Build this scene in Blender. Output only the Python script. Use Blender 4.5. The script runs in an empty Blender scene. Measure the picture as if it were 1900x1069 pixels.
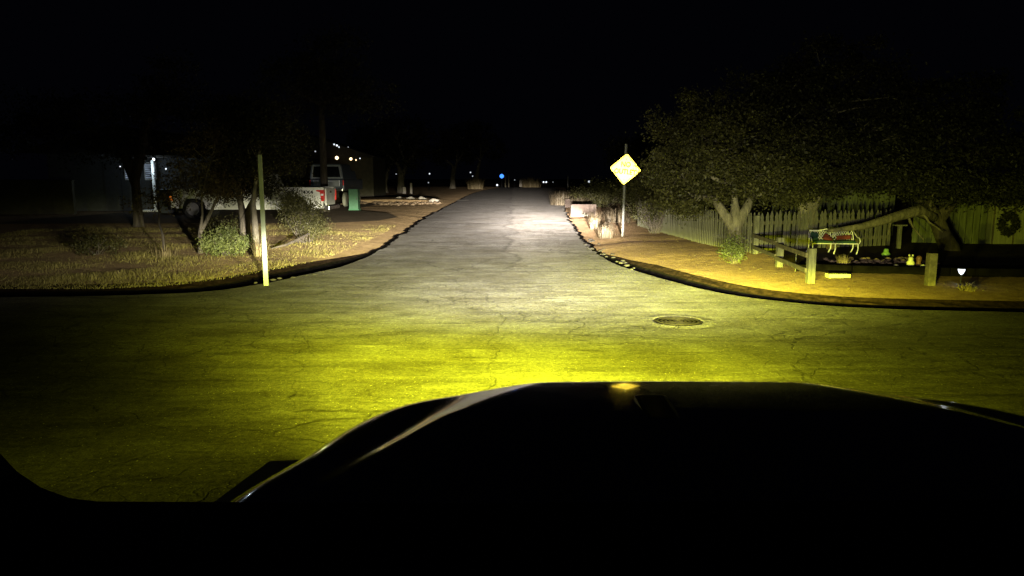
import bpy, bmesh, math, random
import numpy as np
from mathutils import Vector, Matrix, geometry
R = math.radians
SC = bpy.context.scene
COL = SC.collection
rnd = random.Random(7)
rng = np.random.default_rng(11)

# ------------------------------------------------------------------ camera
cam = bpy.data.cameras.new('camera'); camo = bpy.data.objects.new('camera', cam); COL.objects.link(camo)
camo.location = (0, 0, 1.75); camo.rotation_euler = (R(90 - 8.5), 0, 0)
cam.sensor_width = 36; cam.lens = 36 * 1372 / 1900; cam.clip_start = .02; cam.clip_end = 3000
SC.camera = camo
SC.view_settings.view_transform = 'Standard'; SC.view_settings.look = 'None'
SC.view_settings.exposure = 0; SC.view_settings.gamma = 1
SC.cycles.use_denoising = True
SC.cycles.max_bounces = 5; SC.cycles.sample_clamp_indirect = 2.0

# ------------------------------------------------------------------ night sky
W = bpy.data.worlds.new('World'); SC.world = W; W.use_nodes = True
wn = W.node_tree.nodes; wl = W.node_tree.links; wn.clear()
wo = wn.new('ShaderNodeOutputWorld'); wb = wn.new('ShaderNodeBackground')
wb.inputs[0].default_value = (.35, .38, .75, 1); wb.inputs[1].default_value = .0016
wl.new(wb.outputs[0], wo.inputs[0])

# ------------------------------------------------------------------ node helper
class NT:
    def __init__(s, tree): s.t = tree; s.n = tree.nodes; s.l = tree.links
    def put(s, sock, v):
        if isinstance(v, bpy.types.NodeSocket): s.l.new(v, sock)
        else: sock.default_value = v
    def m(s, op, a, b=0.0, c=None, clamp=False):
        q = s.n.new('ShaderNodeMath'); q.operation = op; q.use_clamp = clamp
        s.put(q.inputs[0], a); s.put(q.inputs[1], b)
        if c is not None: s.put(q.inputs[2], c)
        return q.outputs[0]
    def gauss(s, x, mu, sg):
        d = s.m('DIVIDE', s.m('SUBTRACT', x, mu), sg)
        return s.m('EXPONENT', s.m('MULTIPLY', s.m('MULTIPLY', d, d), -0.5))
    def sig(s, x, mu, w):     # 1 below mu, 0 above, soft width w
        e = s.m('EXPONENT', s.m('MINIMUM', s.m('DIVIDE', s.m('SUBTRACT', x, mu), w), 40.0))
        return s.m('DIVIDE', 1.0, s.m('ADD', 1.0, e))
    def noise(s, vec, scale, detail=3, rough=.6, dist=0):
        q = s.n.new('ShaderNodeTexNoise'); s.put(q.inputs['Vector'], vec)
        q.inputs['Scale'].default_value = scale; q.inputs['Detail'].default_value = detail
        q.inputs['Roughness'].default_value = rough; q.inputs['Distortion'].default_value = dist
        return q.outputs[0]
    def ramp(s, f, stops):
        q = s.n.new('ShaderNodeValToRGB'); s.put(q.inputs[0], f); e = q.color_ramp.elements
        while len(e) < len(stops): e.new(.5)
        for i, (p, c) in enumerate(stops):
            e[i].position = p; e[i].color = (c, c, c, 1) if isinstance(c, (int, float)) else tuple(c) + (1,)
        return q.outputs[0]
    def mix(s, f, a, b, mode='MIX'):
        q = s.n.new('ShaderNodeMix'); q.data_type = 'RGBA'; q.blend_type = mode
        s.put(q.inputs[0], f); s.put(q.inputs[6], a if isinstance(a, bpy.types.NodeSocket) else tuple(a) + (1,))
        s.put(q.inputs[7], b if isinstance(b, bpy.types.NodeSocket) else tuple(b) + (1,))
        return q.outputs[2]
    def scale(s, vec, v):
        q = s.n.new('ShaderNodeVectorMath'); q.operation = 'MULTIPLY'; s.put(q.inputs[0], vec)
        q.inputs[1].default_value = v; return q.outputs[0]
    def bump(s, h, strength, dist, nrm=None):
        q = s.n.new('ShaderNodeBump'); s.put(q.inputs['Height'], h)
        q.inputs['Strength'].default_value = strength; q.inputs['Distance'].default_value = dist
        if nrm is not None: s.l.new(nrm, q.inputs['Normal'])
        return q.outputs[0]

# ------------------------------------------------------------------ the lamps of the car the picture is taken from
PW = 40.0                       # one unit of node strength per this lamp power
def beam(name, loc, colour, k, terms, cut, radius=.05, energy=4000):
    """terms: (intensity, az0, saz, el0, sel, under_cutoff) in degrees; a moulded lamp pattern in the lamp's own frame"""
    L = bpy.data.lights.new(name, 'POINT'); L.energy = energy; L.shadow_soft_size = radius
    L.use_nodes = True; t = NT(L.node_tree); t.n.clear()
    out = t.n.new('ShaderNodeOutputLight'); em = t.n.new('ShaderNodeEmission'); t.l.new(em.outputs[0], out.inputs[0])
    tc = t.n.new('ShaderNodeTexCoord'); sp = t.n.new('ShaderNodeSeparateXYZ'); t.l.new(tc.outputs['Normal'], sp.inputs[0])
    X, Y, Z = sp.outputs
    az = t.m('MULTIPLY', t.m('ARCTAN2', X, Y), 57.29578)
    el = t.m('MULTIPLY', t.m('ARCSINE', Z), 57.29578)
    under = t.sig(el, cut[0], cut[1])
    tot = None
    for I, a0, sa, e0, se, uc in terms:
        v = t.m('MULTIPLY', t.m('MULTIPLY', t.gauss(az, a0, sa), t.gauss(el, e0, se)), I)
        if uc: v = t.m('MULTIPLY', v, under)
        tot = v if tot is None else t.m('ADD', tot, v)
    t.put(em.inputs[1], t.m('MULTIPLY', tot, k / energy))
    em.inputs[0].default_value = tuple(colour) + (1,)
    o = bpy.data.objects.new(name, L); o.location = loc
    return o
WHITE = (1, .90, .80); YEL = (.94, 1.0, .025)
KW, KF = 3.1, 3.3
# (intensity, azimuth, spread, elevation, spread, kept under the cut-off) of one lamp, in degrees
HEAD = [(1.8e+05, -.3, 3.9, -1.35, 1.08, True), (2.41e+04, -12.75, 7.37, -2.30, 0.99, True), (1.306e+04, 0.38, 9.98, -5.65, 1.60, True),
        (3000, -12.10, 16.63, -3.08, 1.00, True), (1300, 5.75, 12.0, .6, 3.9, False), (90, 10, 20, 10, 7, False), (3.2e+05, 1.9, 2.5, -1.95, .42, True), (2600, -17, 4.5, -.6, 1.0, False)]
FOG = [(2.121e+04, 13.25, 8.89, -3.23, 0.97, True), (6240, -13.64, 9.66, -4.52, 4.29, True), (108.7, -7.47, 43.85, -9.75, 2.59, True),
       (4800, 11, 7.5, -15.65, 8.54, True), (650, 13.39, 20.70, -2.96, 6.2, False), (500, 27, 10, 0, 3.5, False)]
LAMPS = []
for x in (-.12, 1.02):
    LAMPS.append(('headlamp_light', beam('headlamp_light', (x, 2.42, .98), WHITE, KW, HEAD, (-.3, .18))))
for x in (-.16, 1.06):
    LAMPS.append(('fog_lamp_light', beam('fog_lamp_light', (x, 2.62, .56), YEL, KF, FOG, (-.2, .5))))

# ------------------------------------------------------------------ object helpers
def tag(o, label=None, cat=None, group=None, kind=None):
    if label: o['label'] = label
    if cat: o['category'] = cat
    if group: o['group'] = group
    if kind: o['kind'] = kind
    return o
def empty(name, loc, rz=0):
    o = bpy.data.objects.new(name, None); o.location = loc; o.rotation_euler = (0, 0, rz); o.empty_display_size = .2
    COL.objects.link(o); return o
def link(name, me, mat, parent=None):
    if mat: me.materials.append(mat)
    o = bpy.data.objects.new(name, me); COL.objects.link(o)
    if parent: o.parent = parent
    return o
def copy_tree(o, parent=None):
    c = o.copy(); COL.objects.link(c); c.parent = parent
    for ch in list(o.children): copy_tree(ch, c)
    return c
class MB:
    def __init__(s): s.v = []; s.f = []; s.smooth = False
    def add(s, vs, fs):
        b = len(s.v); s.v += [tuple(v) for v in vs]; s.f += [tuple(i + b for i in f) for f in fs]; return s
    def box(s, c, d, M=None, taper=(1, 1)):
        x, y, z = [q / 2 for q in d]; vs = []
        for k in (-1, 1):
            tx, ty = taper if k > 0 else (1, 1)
            for i, j in ((-1, -1), (1, -1), (1, 1), (-1, 1)): vs.append(Vector((i * x * tx, j * y * ty, k * z)))
        if M is not None: vs = [M @ v for v in vs]
        vs = [v + Vector(c) for v in vs]
        return s.add(vs, [(3, 2, 1, 0), (4, 5, 6, 7), (0, 1, 5, 4), (1, 2, 6, 5), (2, 3, 7, 6), (3, 0, 4, 7)])
    def tube(s, pts, rad, n=8, cap=True):
        pts = [Vector(p) for p in pts]
        if not hasattr(rad, '__len__'): rad = [rad] * len(pts)
        rings = []; prev = None
        for i, p in enumerate(pts):
            d = (pts[min(i + 1, len(pts) - 1)] - pts[max(i - 1, 0)]).normalized()
            if prev is None:
                a = Vector((0, 0, 1)) if abs(d.z) < .9 else Vector((1, 0, 0)); u = d.cross(a).normalized()
            else: u = (prev - d * prev.dot(d)).normalized()
            prev = u; w = d.cross(u)
            rings.append([p + (u * math.cos(2 * math.pi * k / n) + w * math.sin(2 * math.pi * k / n)) * rad[i] for k in range(n)])
        vs = [q for r in rings for q in r]; fs = []
        for i in range(len(pts) - 1):
            for k in range(n):
                a = i * n + k; b = i * n + (k + 1) % n; fs.append((a, b, b + n, a + n))
        if cap: fs.append(tuple(range(n - 1, -1, -1))); fs.append(tuple((len(pts) - 1) * n + k for k in range(n)))
        return s.add(vs, fs)
    def lathe(s, prof, c=(0, 0, 0), n=20, axis='Z'):
        vs = []; fs = []
        for r, h in prof:
            for k in range(n):
                a = 2 * math.pi * k / n; x, y = r * math.cos(a), r * math.sin(a)
                q = (x, y, h) if axis == 'Z' else ((x, h, y) if axis == 'Y' else (h, x, y))
                vs.append(Vector(q) + Vector(c))
        for i in range(len(prof) - 1):
            for k in range(n):
                a = i * n + k; b = i * n + (k + 1) % n; fs.append((a, b, b + n, a + n))
        fs.append(tuple(range(n - 1, -1, -1))); fs.append(tuple((len(prof) - 1) * n + k for k in range(n)))
        return s.add(vs, fs)
    def prism(s, poly, lo, hi, axis='Y'):
        n = len(poly); vs = []
        for h in (lo, hi):
            for a, b in poly: vs.append((a, h, b) if axis == 'Y' else ((a, b, h) if axis == 'Z' else (h, a, b)))
        fs = [tuple(range(n)), tuple(range(2 * n - 1, n - 1, -1))]
        for i in range(n): j = (i + 1) % n; fs.append((i, i + n, j + n, j))
        return s.add(vs, fs)
    def build(s, name, mat, parent=None, smooth=False, bevel=0, seg=2):
        me = bpy.data.meshes.new(name); me.from_pydata(s.v, [], s.f)
        bm = bmesh.new(); bm.from_mesh(me); bmesh.ops.recalc_face_normals(bm, faces=bm.faces)
        if bevel: bmesh.ops.bevel(bm, geom=list(bm.edges), offset=bevel, segments=seg, affect='EDGES', profile=.6)
        bm.to_mesh(me); bm.free()
        if smooth: me.polygons.foreach_set('use_smooth', [True] * len(me.polygons))
        me.update(); return link(name, me, mat, parent)

def quads_mesh(name, P, mat, parent=None):      # P (N,4,3)
    N = len(P); me = bpy.data.meshes.new(name)
    me.vertices.add(N * 4); me.vertices.foreach_set('co', P.astype(np.float32).ravel())
    me.loops.add(N * 4); me.loops.foreach_set('vertex_index', np.arange(N * 4, dtype=np.int32))
    me.polygons.add(N); me.polygons.foreach_set('loop_start', np.arange(0, N * 4, 4, dtype=np.int32))
    me.polygons.foreach_set('loop_total', np.full(N, 4, dtype=np.int32)); me.update(calc_edges=True)
    return link(name, me, mat, parent)

def leaf_quads(C, size, flat=.0, aspect=.55):
    N = len(C); a = rng.normal(size=(N, 3)); a[:, 2] *= (1 - flat); a /= np.linalg.norm(a, axis=1)[:, None]
    b = rng.normal(size=(N, 3)); b -= (b * a).sum(1)[:, None] * a; b /= np.linalg.norm(b, axis=1)[:, None]
    s = size * rng.uniform(.6, 1.3, N)[:, None]
    n = np.cross(a, b) * s * .18
    return np.stack([C - a * s, C - b * s * aspect + n, C + a * s, C + b * s * aspect + n], 1)

# ------------------------------------------------------------------ materials
def mat(name, col, rough=.8, var=.25, vs=6.0, bump=0, bs=40, metal=0, spec=.3, col2=None, stretch=None, coat=0, bd=.01, emit=None, es=0):
    m = bpy.data.materials.new(name); m.use_nodes = True; t = NT(m.node_tree); B = t.n['Principled BSDF']
    tc = t.n.new('ShaderNodeTexCoord'); v = tc.outputs['Object']
    if stretch: v = t.scale(v, stretch)
    f = t.noise(v, vs, 4, .65)
    c1 = tuple(q * (1 - var) for q in col); c2 = col2 or tuple(min(1, q * (1 + var)) for q in col)
    t.put(B.inputs['Base Color'], t.mix(t.ramp(f, [(.35, 0.0), (.65, 1.0)]), c1, c2))
    B.inputs['Roughness'].default_value = rough; B.inputs['Metallic'].default_value = metal
    B.inputs['Specular IOR Level'].default_value = spec; B.inputs['Coat Weight'].default_value = coat
    if bump: t.l.new(t.bump(t.noise(v, bs, 3), bump, bd), B.inputs['Normal'])
    if emit: B.inputs['Emission Color'].default_value = tuple(emit) + (1,); B.inputs['Emission Strength'].default_value = es
    return m
def leafmat(name, col, col2, trans=.3, vs=3.0, rough=.55):
    m = bpy.data.materials.new(name); m.use_nodes = True; t = NT(m.node_tree); B = t.n['Principled BSDF']
    g = t.n.new('ShaderNodeNewGeometry'); tc = t.n.new('ShaderNodeTexCoord')
    f = t.m('ADD', t.m('MULTIPLY', t.noise(tc.outputs['Object'], vs, 3), .75), t.m('MULTIPLY', g.outputs['Random Per Island'], .28))
    c = t.mix(t.ramp(f, [(.3, 0.0), (.7, 1.0)]), col, col2)
    t.put(B.inputs['Base Color'], c); B.inputs['Roughness'].default_value = rough; B.inputs['Specular IOR Level'].default_value = .25
    tr = t.n.new('ShaderNodeBsdfTranslucent'); t.put(tr.inputs[0], c)
    mx = t.n.new('ShaderNodeMixShader'); mx.inputs[0].default_value = trans
    t.l.new(B.outputs[0], mx.inputs[1]); t.l.new(tr.outputs[0], mx.inputs[2])
    t.l.new(mx.outputs[0], t.n['Material Output'].inputs[0]); return m
def retro(name, col, rough=.32, w=.5, diff=None):     # beaded reflective sheeting: throws lamp light back in a tight lobe
    m = bpy.data.materials.new(name); m.use_nodes = True; t = NT(m.node_tree); B = t.n['Principled BSDF']
    B.inputs['Base Color'].default_value = tuple(diff or col) + (1,); B.inputs['Roughness'].default_value = .6
    g = t.n.new('ShaderNodeBsdfAnisotropic'); g.inputs['Roughness'].default_value = rough
    tc = t.n.new('ShaderNodeTexCoord')
    t.put(g.inputs['Color'], t.mix(t.noise(tc.outputs['Object'], 9, 3), tuple(q * .6 for q in col), col))
    mx = t.n.new('ShaderNodeMixShader'); mx.inputs[0].default_value = w
    t.l.new(B.outputs[0], mx.inputs[1]); t.l.new(g.outputs[0], mx.inputs[2]); t.l.new(mx.outputs[0], t.n['Material Output'].inputs[0]); return m
def glow(name, col, s):
    m = bpy.data.materials.new(name); m.use_nodes = True; n = m.node_tree.nodes; n.clear()
    o = n.new('ShaderNodeOutputMaterial'); e = n.new('ShaderNodeEmission'); e.inputs[0].default_value = tuple(col) + (1,)
    e.inputs[1].default_value = s; m.node_tree.links.new(e.outputs[0], o.inputs[0]); return m

def asphalt():
    m = bpy.data.materials.new('old_asphalt'); m.use_nodes = True; t = NT(m.node_tree); B = t.n['Principled BSDF']
    tc = t.n.new('ShaderNodeTexCoord'); v = tc.outputs['Object']
    big = t.noise(v, .45, 4, .6, .6); mid = t.noise(v, 3.2, 5, .7, .4); fine = t.noise(v, 85, 2, .6); st = t.noise(t.scale(v, (.5, 2.6, 1)), 1.1, 6, .68, .8)
    base = t.mix(t.ramp(big, [(.3, 0.0), (.7, 1.0)]), (.155, .149, .143), (.222, .215, .206))
    base = t.mix(t.ramp(mid, [(.3, 0.0), (.72, 1.0)]), t.mix(1.0, base, (.66, .66, .67), 'MULTIPLY'), base)
    base = t.mix(t.ramp(st, [(.36, 0.0), (.62, 1.0)]), t.mix(1.0, base, (.60, .59, .60), 'MULTIPLY'), base)
    pat = t.noise(v, 1.1, 6, .72, .3)
    base = t.mix(t.ramp(pat, [(.38, 0.0), (.60, 1.0)]), t.mix(1.0, base, (.70, .67, .60), 'MULTIPLY'), base)
    grit = t.noise(v, 22, 4, .75)
    base = t.mix(t.ramp(grit, [(.38, .0), (.64, 1.0)]), t.mix(1.0, base, (.62, .62, .62), 'MULTIPLY'), t.mix(1.0, base, (1.32, 1.32, 1.32), 'MULTIPLY'))
    base = t.mix(t.ramp(t.noise(v, 48, 1), [(.70, .0), (.76, 1.0)]), base, (.6, .58, .55))
    base = t.mix(t.ramp(fine, [(.36, .0), (.66, 1.0)]), t.mix(1.0, base, (.62, .62, .62), 'MULTIPLY'), t.mix(1.0, base, (1.35, 1.35, 1.35), 'MULTIPLY'))
    # the seam between two lanes of paving up the street, and the edge of the cross street's newer mat
    xyz = t.n.new('ShaderNodeSeparateXYZ'); t.l.new(v, xyz.inputs[0])
    wob = t.m('MULTIPLY', t.m('SUBTRACT', t.noise(t.scale(v, (0, 1, 0)), .35, 6, .65), .5), 2.2)
    sx = t.m('SUBTRACT', t.m('ADD', xyz.outputs[0], wob), -.05)
    up = t.ramp(t.m('MULTIPLY', t.m('SUBTRACT', xyz.outputs[1], 12.5), .3), [(0, 0.0), (1, 1.0)])
    base = t.mix(t.m('MULTIPLY', up, t.m('SUBTRACT', 1.0, t.sig(sx, 0, .03))), t.mix(1.0, base, (.86, .85, .84), 'MULTIPLY'), t.mix(1.0, base, (1.08, 1.06, 1.04), 'MULTIPLY'))
    seam = t.m('MULTIPLY', t.gauss(sx, 0, .035), up)
    wy = t.m('MULTIPLY', t.m('SUBTRACT', t.noise(t.scale(v, (1, 0, 0)), .4, 6, .65), .5), .8)
    sy = t.m('ADD', t.m('ADD', xyz.outputs[1], wy), t.m('MULTIPLY', xyz.outputs[0], .06))
    seam = t.m('MAXIMUM', seam, t.m('MULTIPLY', t.gauss(sy, 10.45, .035), t.ramp(t.noise(v, .5, 3), [(.42, 0.0), (.6, 1.0)])))
    seam2 = t.m('MULTIPLY', t.gauss(sy, 6.1, .014), t.ramp(t.noise(v, .4, 3), [(.45, 0.0), (.6, 1.0)]))
    base = t.mix(t.m('MULTIPLY', t.m('MAXIMUM', seam, seam2), .6), base, (.02, .018, .016))
    # cracks at two sizes, only in some patches
    wv = t.n.new('ShaderNodeVectorMath'); wv.operation = 'ADD'; t.l.new(v, wv.inputs[0])
    nz = t.n.new('ShaderNodeTexNoise'); t.put(nz.inputs['Vector'], v); nz.inputs['Scale'].default_value = 1.6; nz.inputs['Detail'].default_value = 5
    sub = t.n.new('ShaderNodeVectorMath'); sub.operation = 'MULTIPLY_ADD'; t.l.new(nz.outputs[1], sub.inputs[0])
    sub.inputs[1].default_value = (.9, .9, 0); sub.inputs[2].default_value = (-.45, -.45, 0); t.l.new(sub.outputs[0], wv.inputs[1])
    crack = None; hcr = None
    for sc, w, lo, hi in ((.30, .0035, .30, .5), (1.3, .012, .42, .55), (3.6, .02, .48, .60)):
        vo = t.n.new('ShaderNodeTexVoronoi'); vo.feature = 'DISTANCE_TO_EDGE'; t.l.new(wv.outputs[0], vo.inputs['Vector']); vo.inputs['Scale'].default_value = sc
        c = t.ramp(vo.outputs['Distance'], [(w * .35, 1.0), (w, 0.0)])
        c = t.m('MULTIPLY', c, t.ramp(t.noise(v, .33, 3), [(lo, 0.0), (hi, 1.0)]))
        crack = c if crack is None else t.m('MAXIMUM', crack, c)
    base = t.mix(t.m('MULTIPLY', crack, .55), base, (.02, .018, .016))
    t.put(B.inputs['Base Color'], base); B.inputs['Roughness'].default_value = .85; B.inputs['Diffuse Roughness'].default_value = .30; B.inputs['Specular IOR Level'].default_value = .2
    h = t.m('ADD', t.m('MULTIPLY', st, 1.0), t.m('MULTIPLY', mid, .35)); h = t.m('SUBTRACT', h, t.m('MULTIPLY', crack, .35))
    n1 = t.bump(h, 1.0, .020)
    n2 = t.bump(fine, .6, .004, t.bump(grit, .5, .008, n1))
    t.l.new(n2, B.inputs['Normal']); return m
def dirt(name, a, b, bd=.03):
    m = bpy.data.materials.new(name); m.use_nodes = True; t = NT(m.node_tree); B = t.n['Principled BSDF']
    tc = t.n.new('ShaderNodeTexCoord'); v = tc.outputs['Object']
    big = t.noise(v, .5, 5, .65); mid = t.noise(v, 5, 5, .7); fine = t.noise(v, 60, 3, .7)
    c = t.mix(t.ramp(big, [(.3, 0.0), (.7, 1.0)]), a, b)
    c = t.mix(t.ramp(mid, [(.3, 0.0), (.7, 1.0)]), t.mix(1.0, c, (.62, .58, .55), 'MULTIPLY'), c)
    c = t.mix(t.ramp(fine, [(.36, 0.0), (.64, 1.0)]), t.mix(1.0, c, (.6, .6, .6), 'MULTIPLY'), t.mix(1.0, c, (1.3, 1.3, 1.3), 'MULTIPLY'))
    t.put(B.inputs['Base Color'], c); B.inputs['Roughness'].default_value = .95; B.inputs['Diffuse Roughness'].default_value = .30; B.inputs['Specular IOR Level'].default_value = .1
    t.l.new(t.bump(fine, .8, .006, t.bump(mid, 1, bd)), B.inputs['Normal']); return m

M = dict(
    asphalt=asphalt(),
    dirt=dirt('red_dirt', (.27, .18, .105), (.35, .24, .14)),
    verge=dirt('grassy_dirt', (.26, .185, .10), (.38, .275, .15)),
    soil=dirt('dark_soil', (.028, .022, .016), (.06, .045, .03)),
    far=dirt('far_ground', (.05, .035, .025), (.12, .08, .05)),
    dark_shade=mat('shade_black', (.004, .0035, .003), .95, .4, 9, .5, 60, spec=.02),  # shade of gutter, edging and pipe mouth put into a near-black colour
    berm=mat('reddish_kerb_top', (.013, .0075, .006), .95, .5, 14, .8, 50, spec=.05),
    drive=dirt('packed_drive', (.075, .06, .042), (.11, .09, .06)),
    bark=mat('grey_bark', (.13, .115, .085), .95, .45, 9, 1, 22, stretch=(1, 1, .25), bd=.03),
    bark_pale=mat('pale_bark', (.15, .135, .10), .95, .4, 10, 1, 22, stretch=(1, 1, .3), bd=.03),
    bark_dark=mat('dark_bark', (.06, .05, .04), .95, .4, 9, 1, 22, stretch=(1, 1, .25), bd=.03),
    leaf=leafmat('oak_leaves', (.022, .024, .008), (.085, .082, .028)),
    leaf_l=leafmat('bush_leaves', (.055, .075, .02), (.16, .18, .055)),
    leaf_d=leafmat('dark_leaves', (.010, .011, .005), (.040, .040, .016)),
    leaf_dry=leafmat('dry_leaves', (.07, .055, .03), (.15, .12, .06)),
    straw=leafmat('straw_grass', (.13, .10, .05), (.28, .225, .12), .2, 8),
    turf=leafmat('short_grass', (.13, .115, .035), (.36, .31, .10), .25, 5),
    wood=mat('weathered_wood', (.105, .102, .078), .9, .4, 8, .6, 30, stretch=(3, 3, .5)),
    wood_d=mat('old_rail_wood', (.10, .088, .058), .92, .4, 8, .6, 30),
    board=mat('board_fence', (.085, .098, .045), .9, .4, 5, .5, 30, stretch=(4, 4, .3)),
    lump=mat('broken_asphalt', (.035, .031, .028), .95, .4, 12, .6, 40),
    shed=mat('pale_shed_board', (.20, .21, .12), .85, .25, 5, .4, 30, stretch=(4, 4, .3)),
    white=mat('white_paint', (.72, .74, .72), .5, .08, 5),
    iron=mat('white_iron', (.78, .78, .68), .45, .12, 12),
    red=mat('red_cloth', (.13, .028, .018), .9, .3, 15), green=mat('green_cloth', (.022, .06, .03), .9, .3, 15),
    stone=mat('pale_stone', (.36, .33, .27), .9, .3, 14, .6, 40), rock=mat('tan_rock', (.20, .145, .09), .92, .4, 7, .8, 30),
    conc=mat('pinkish_concrete', (.075, .056, .046), .92, .25, 7, .5, 50),
    steel=mat('galvanised_steel', (.085, .086, .078), .55, .2, 30, metal=.3),
    iron_d=mat('cast_iron', (.022, .018, .014), .7, .5, 25, .8, 60, metal=.2),
    car_white=mat('pickup_white_paint', (.72, .74, .66), .4, .04, 3, coat=.3), car_dark=mat('pickup_dark_paint', (.10, .125, .16), .3, .1, 4, coat=.5),
    car_grey=mat('pickup_silver_trim', (.42, .45, .48), .35, .1, 4, metal=.4),
    rubber=mat('tyre_rubber', (.02, .02, .02), .85, .3, 20), rubber_dust=mat('dusty_tyre', (.30, .31, .24), .95, .2, 20),
    rim=mat('wheel_rim', (.40, .40, .38), .35, .1, 9, metal=.7), chrome=mat('chrome', (.5, .5, .5), .2, .1, 9, metal=1),
    glass=mat('car_glass', (.01, .012, .014), .08, .1, 3, spec=.5), black=mat('black_plastic', (.006, .006, .006), .6, .2, 20),
    straw_d=leafmat('grey_straw', (.04, .031, .018), (.10, .08, .05), .2, 8),
    box=mat('green_cabinet', (.06, .17, .09), .5, .12, 8), tail=retro('tail_lens', (1.0, .06, .05), .4, .55, (.5, .02, .015)),
    amber=mat('amber_lens', (.8, .2, .02), .3, .1, 9, emit=(1, .28, .04), es=.5),
    sign=retro('yellow_sheeting', (1.0, .72, .10), .27, .66, (.85, .50, .02)), ink=mat('sign_lettering', (.04, .03, .01), .7, .2, 20),
    sign_rim=mat('sign_border', (.55, .30, .01), .5, .1, 20),
    pole=mat('pale_delineator', (.30, .35, .22), .5, .12, 6, stretch=(1, 1, .3)),
    siding=mat('house_siding', (.08, .085, .09), .8, .1, 6), tan=mat('tan_wall', (.07, .066, .045), .9, .2, 3), roof=mat('roof_shingles', (.035, .033, .03), .95, .3, 12),
    frog=mat('green_ceramic', (.16, .30, .08), .4, .2, 15), cream=mat('cream_plaster', (.62, .64, .30), .6, .15, 15), brown=mat('brown_ceramic', (.14, .07, .035), .5, .2, 15),
    bin=mat('dark_bin_plastic', (.06, .07, .08), .6, .15, 10), hood=mat('black_car_paint', (.006, .006, .006), .11, .1, 3, spec=.5, coat=.6),
    hood_b=mat('brownish_plastic', (.02, .015, .012), .35, .2, 20), paint=mat('white_road_paint', (.75, .73, .68), .8, .3, 14),
)

# ------------------------------------------------------------------ ground, road, kerbs
LK = [(-70, 5.2), (-40, 8.0), (-20, 9.8), (-12, 10.45), (-7.55, 10.80), (-6.04, 10.95), (-4.75, 11.35), (-4.18, 12.15), (-3.77, 13.30), (-3.35, 14.75), (-3.22, 17.6), (-3.3, 21), (-3.5, 26), (-3.8, 33), (-4.0, 50), (-4.3, 75), (-4.1, 96), (-3.0, 118), (-1.9, 133)]
RK = [(70, 1.5), (40, 5.6), (20, 8.0), (12, 8.95), (6.71, 9.56), (4.72, 9.90), (3.84, 10.42), (3.2, 11.2), (2.63, 12.78), (2.12, 15.03), (1.98, 17.85), (2.02, 21.9), (2.2, 27), (2.51, 34.5), (3.4, 48), (4.73, 68.8), (6.2, 97), (7.4, 133)]
def catmull(P, step):
    out = []
    for i in range(len(P) - 1):
        p0 = Vector(P[max(i - 1, 0)]); p1 = Vector(P[i]); p2 = Vector(P[i + 1]); p3 = Vector(P[min(i + 2, len(P) - 1)])
        L = (p2 - p1).length; n = max(2, int(L / (step if p1.y < 40 and abs(p1.x) < 14 else step * 6)))
        m1 = (p2 - p0) * (L / max((p2 - p0).length, 1e-6)); m2 = (p3 - p1) * (L / max((p3 - p1).length, 1e-6))
        for k in range(n):
            t = k / n
            out.append(p1 * (2 * t**3 - 3 * t**2 + 1) + m1 * (t**3 - 2 * t**2 + t) + p2 * (-2 * t**3 + 3 * t**2) + m2 * (t**3 - t**2))
    out.append(Vector(P[-1])); return out
from mathutils import noise as mnoise
def fbm(x, y, s, seed=0):
    return mnoise.fractal((x * s + seed, y * s, seed * 3.1), 1.0, 2.0, 4)
def rag(pts, side):
    o = []
    for p in pts:
        a = .018 if p.y < 14.5 else .018 + .085 * min(1, (p.y - 14.5) / 6)
        q = p.copy(); q.x += a * fbm(p.x, p.y, 2.3, side + 5) + a * .8 * fbm(p.x, p.y, .55, side + 9); q.y += a * .6 * fbm(p.x, p.y, 2.9, side + 2)
        o.append(q)
    return o
LP = rag(catmull(LK, .09), 1); RP = rag(catmull(RK, .09), 2)

def flat_poly(name, loops, z, m):
    tri = geometry.tessellate_polygon([[Vector((p[0], p[1], 0)) for p in l] for l in loops])
    vs = [(p[0], p[1], z) for l in loops for p in l]
    me = bpy.data.meshes.new(name); me.from_pydata(vs, [], tri); bm = bmesh.new(); bm.from_mesh(me)
    for f in bm.faces:
        if f.normal.z < 0: f.normal_flip()
    bm.to_mesh(me); bm.free(); return link(name, me, m)
road = flat_poly('road', [[(-70, -30)] + [tuple(p) for p in LP] + [tuple(p) for p in reversed(RP)] + [(70, -30)]], 0, M['asphalt'])
tag(road, kind='structure')
g = MB(); g.add([(-500, -200, -.30), (500, -200, -.30), (500, 900, -.30), (-500, 900, -.30)], [(0, 1, 2, 3)])
tag(g.build('ground', M['far']), kind='structure')

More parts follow.
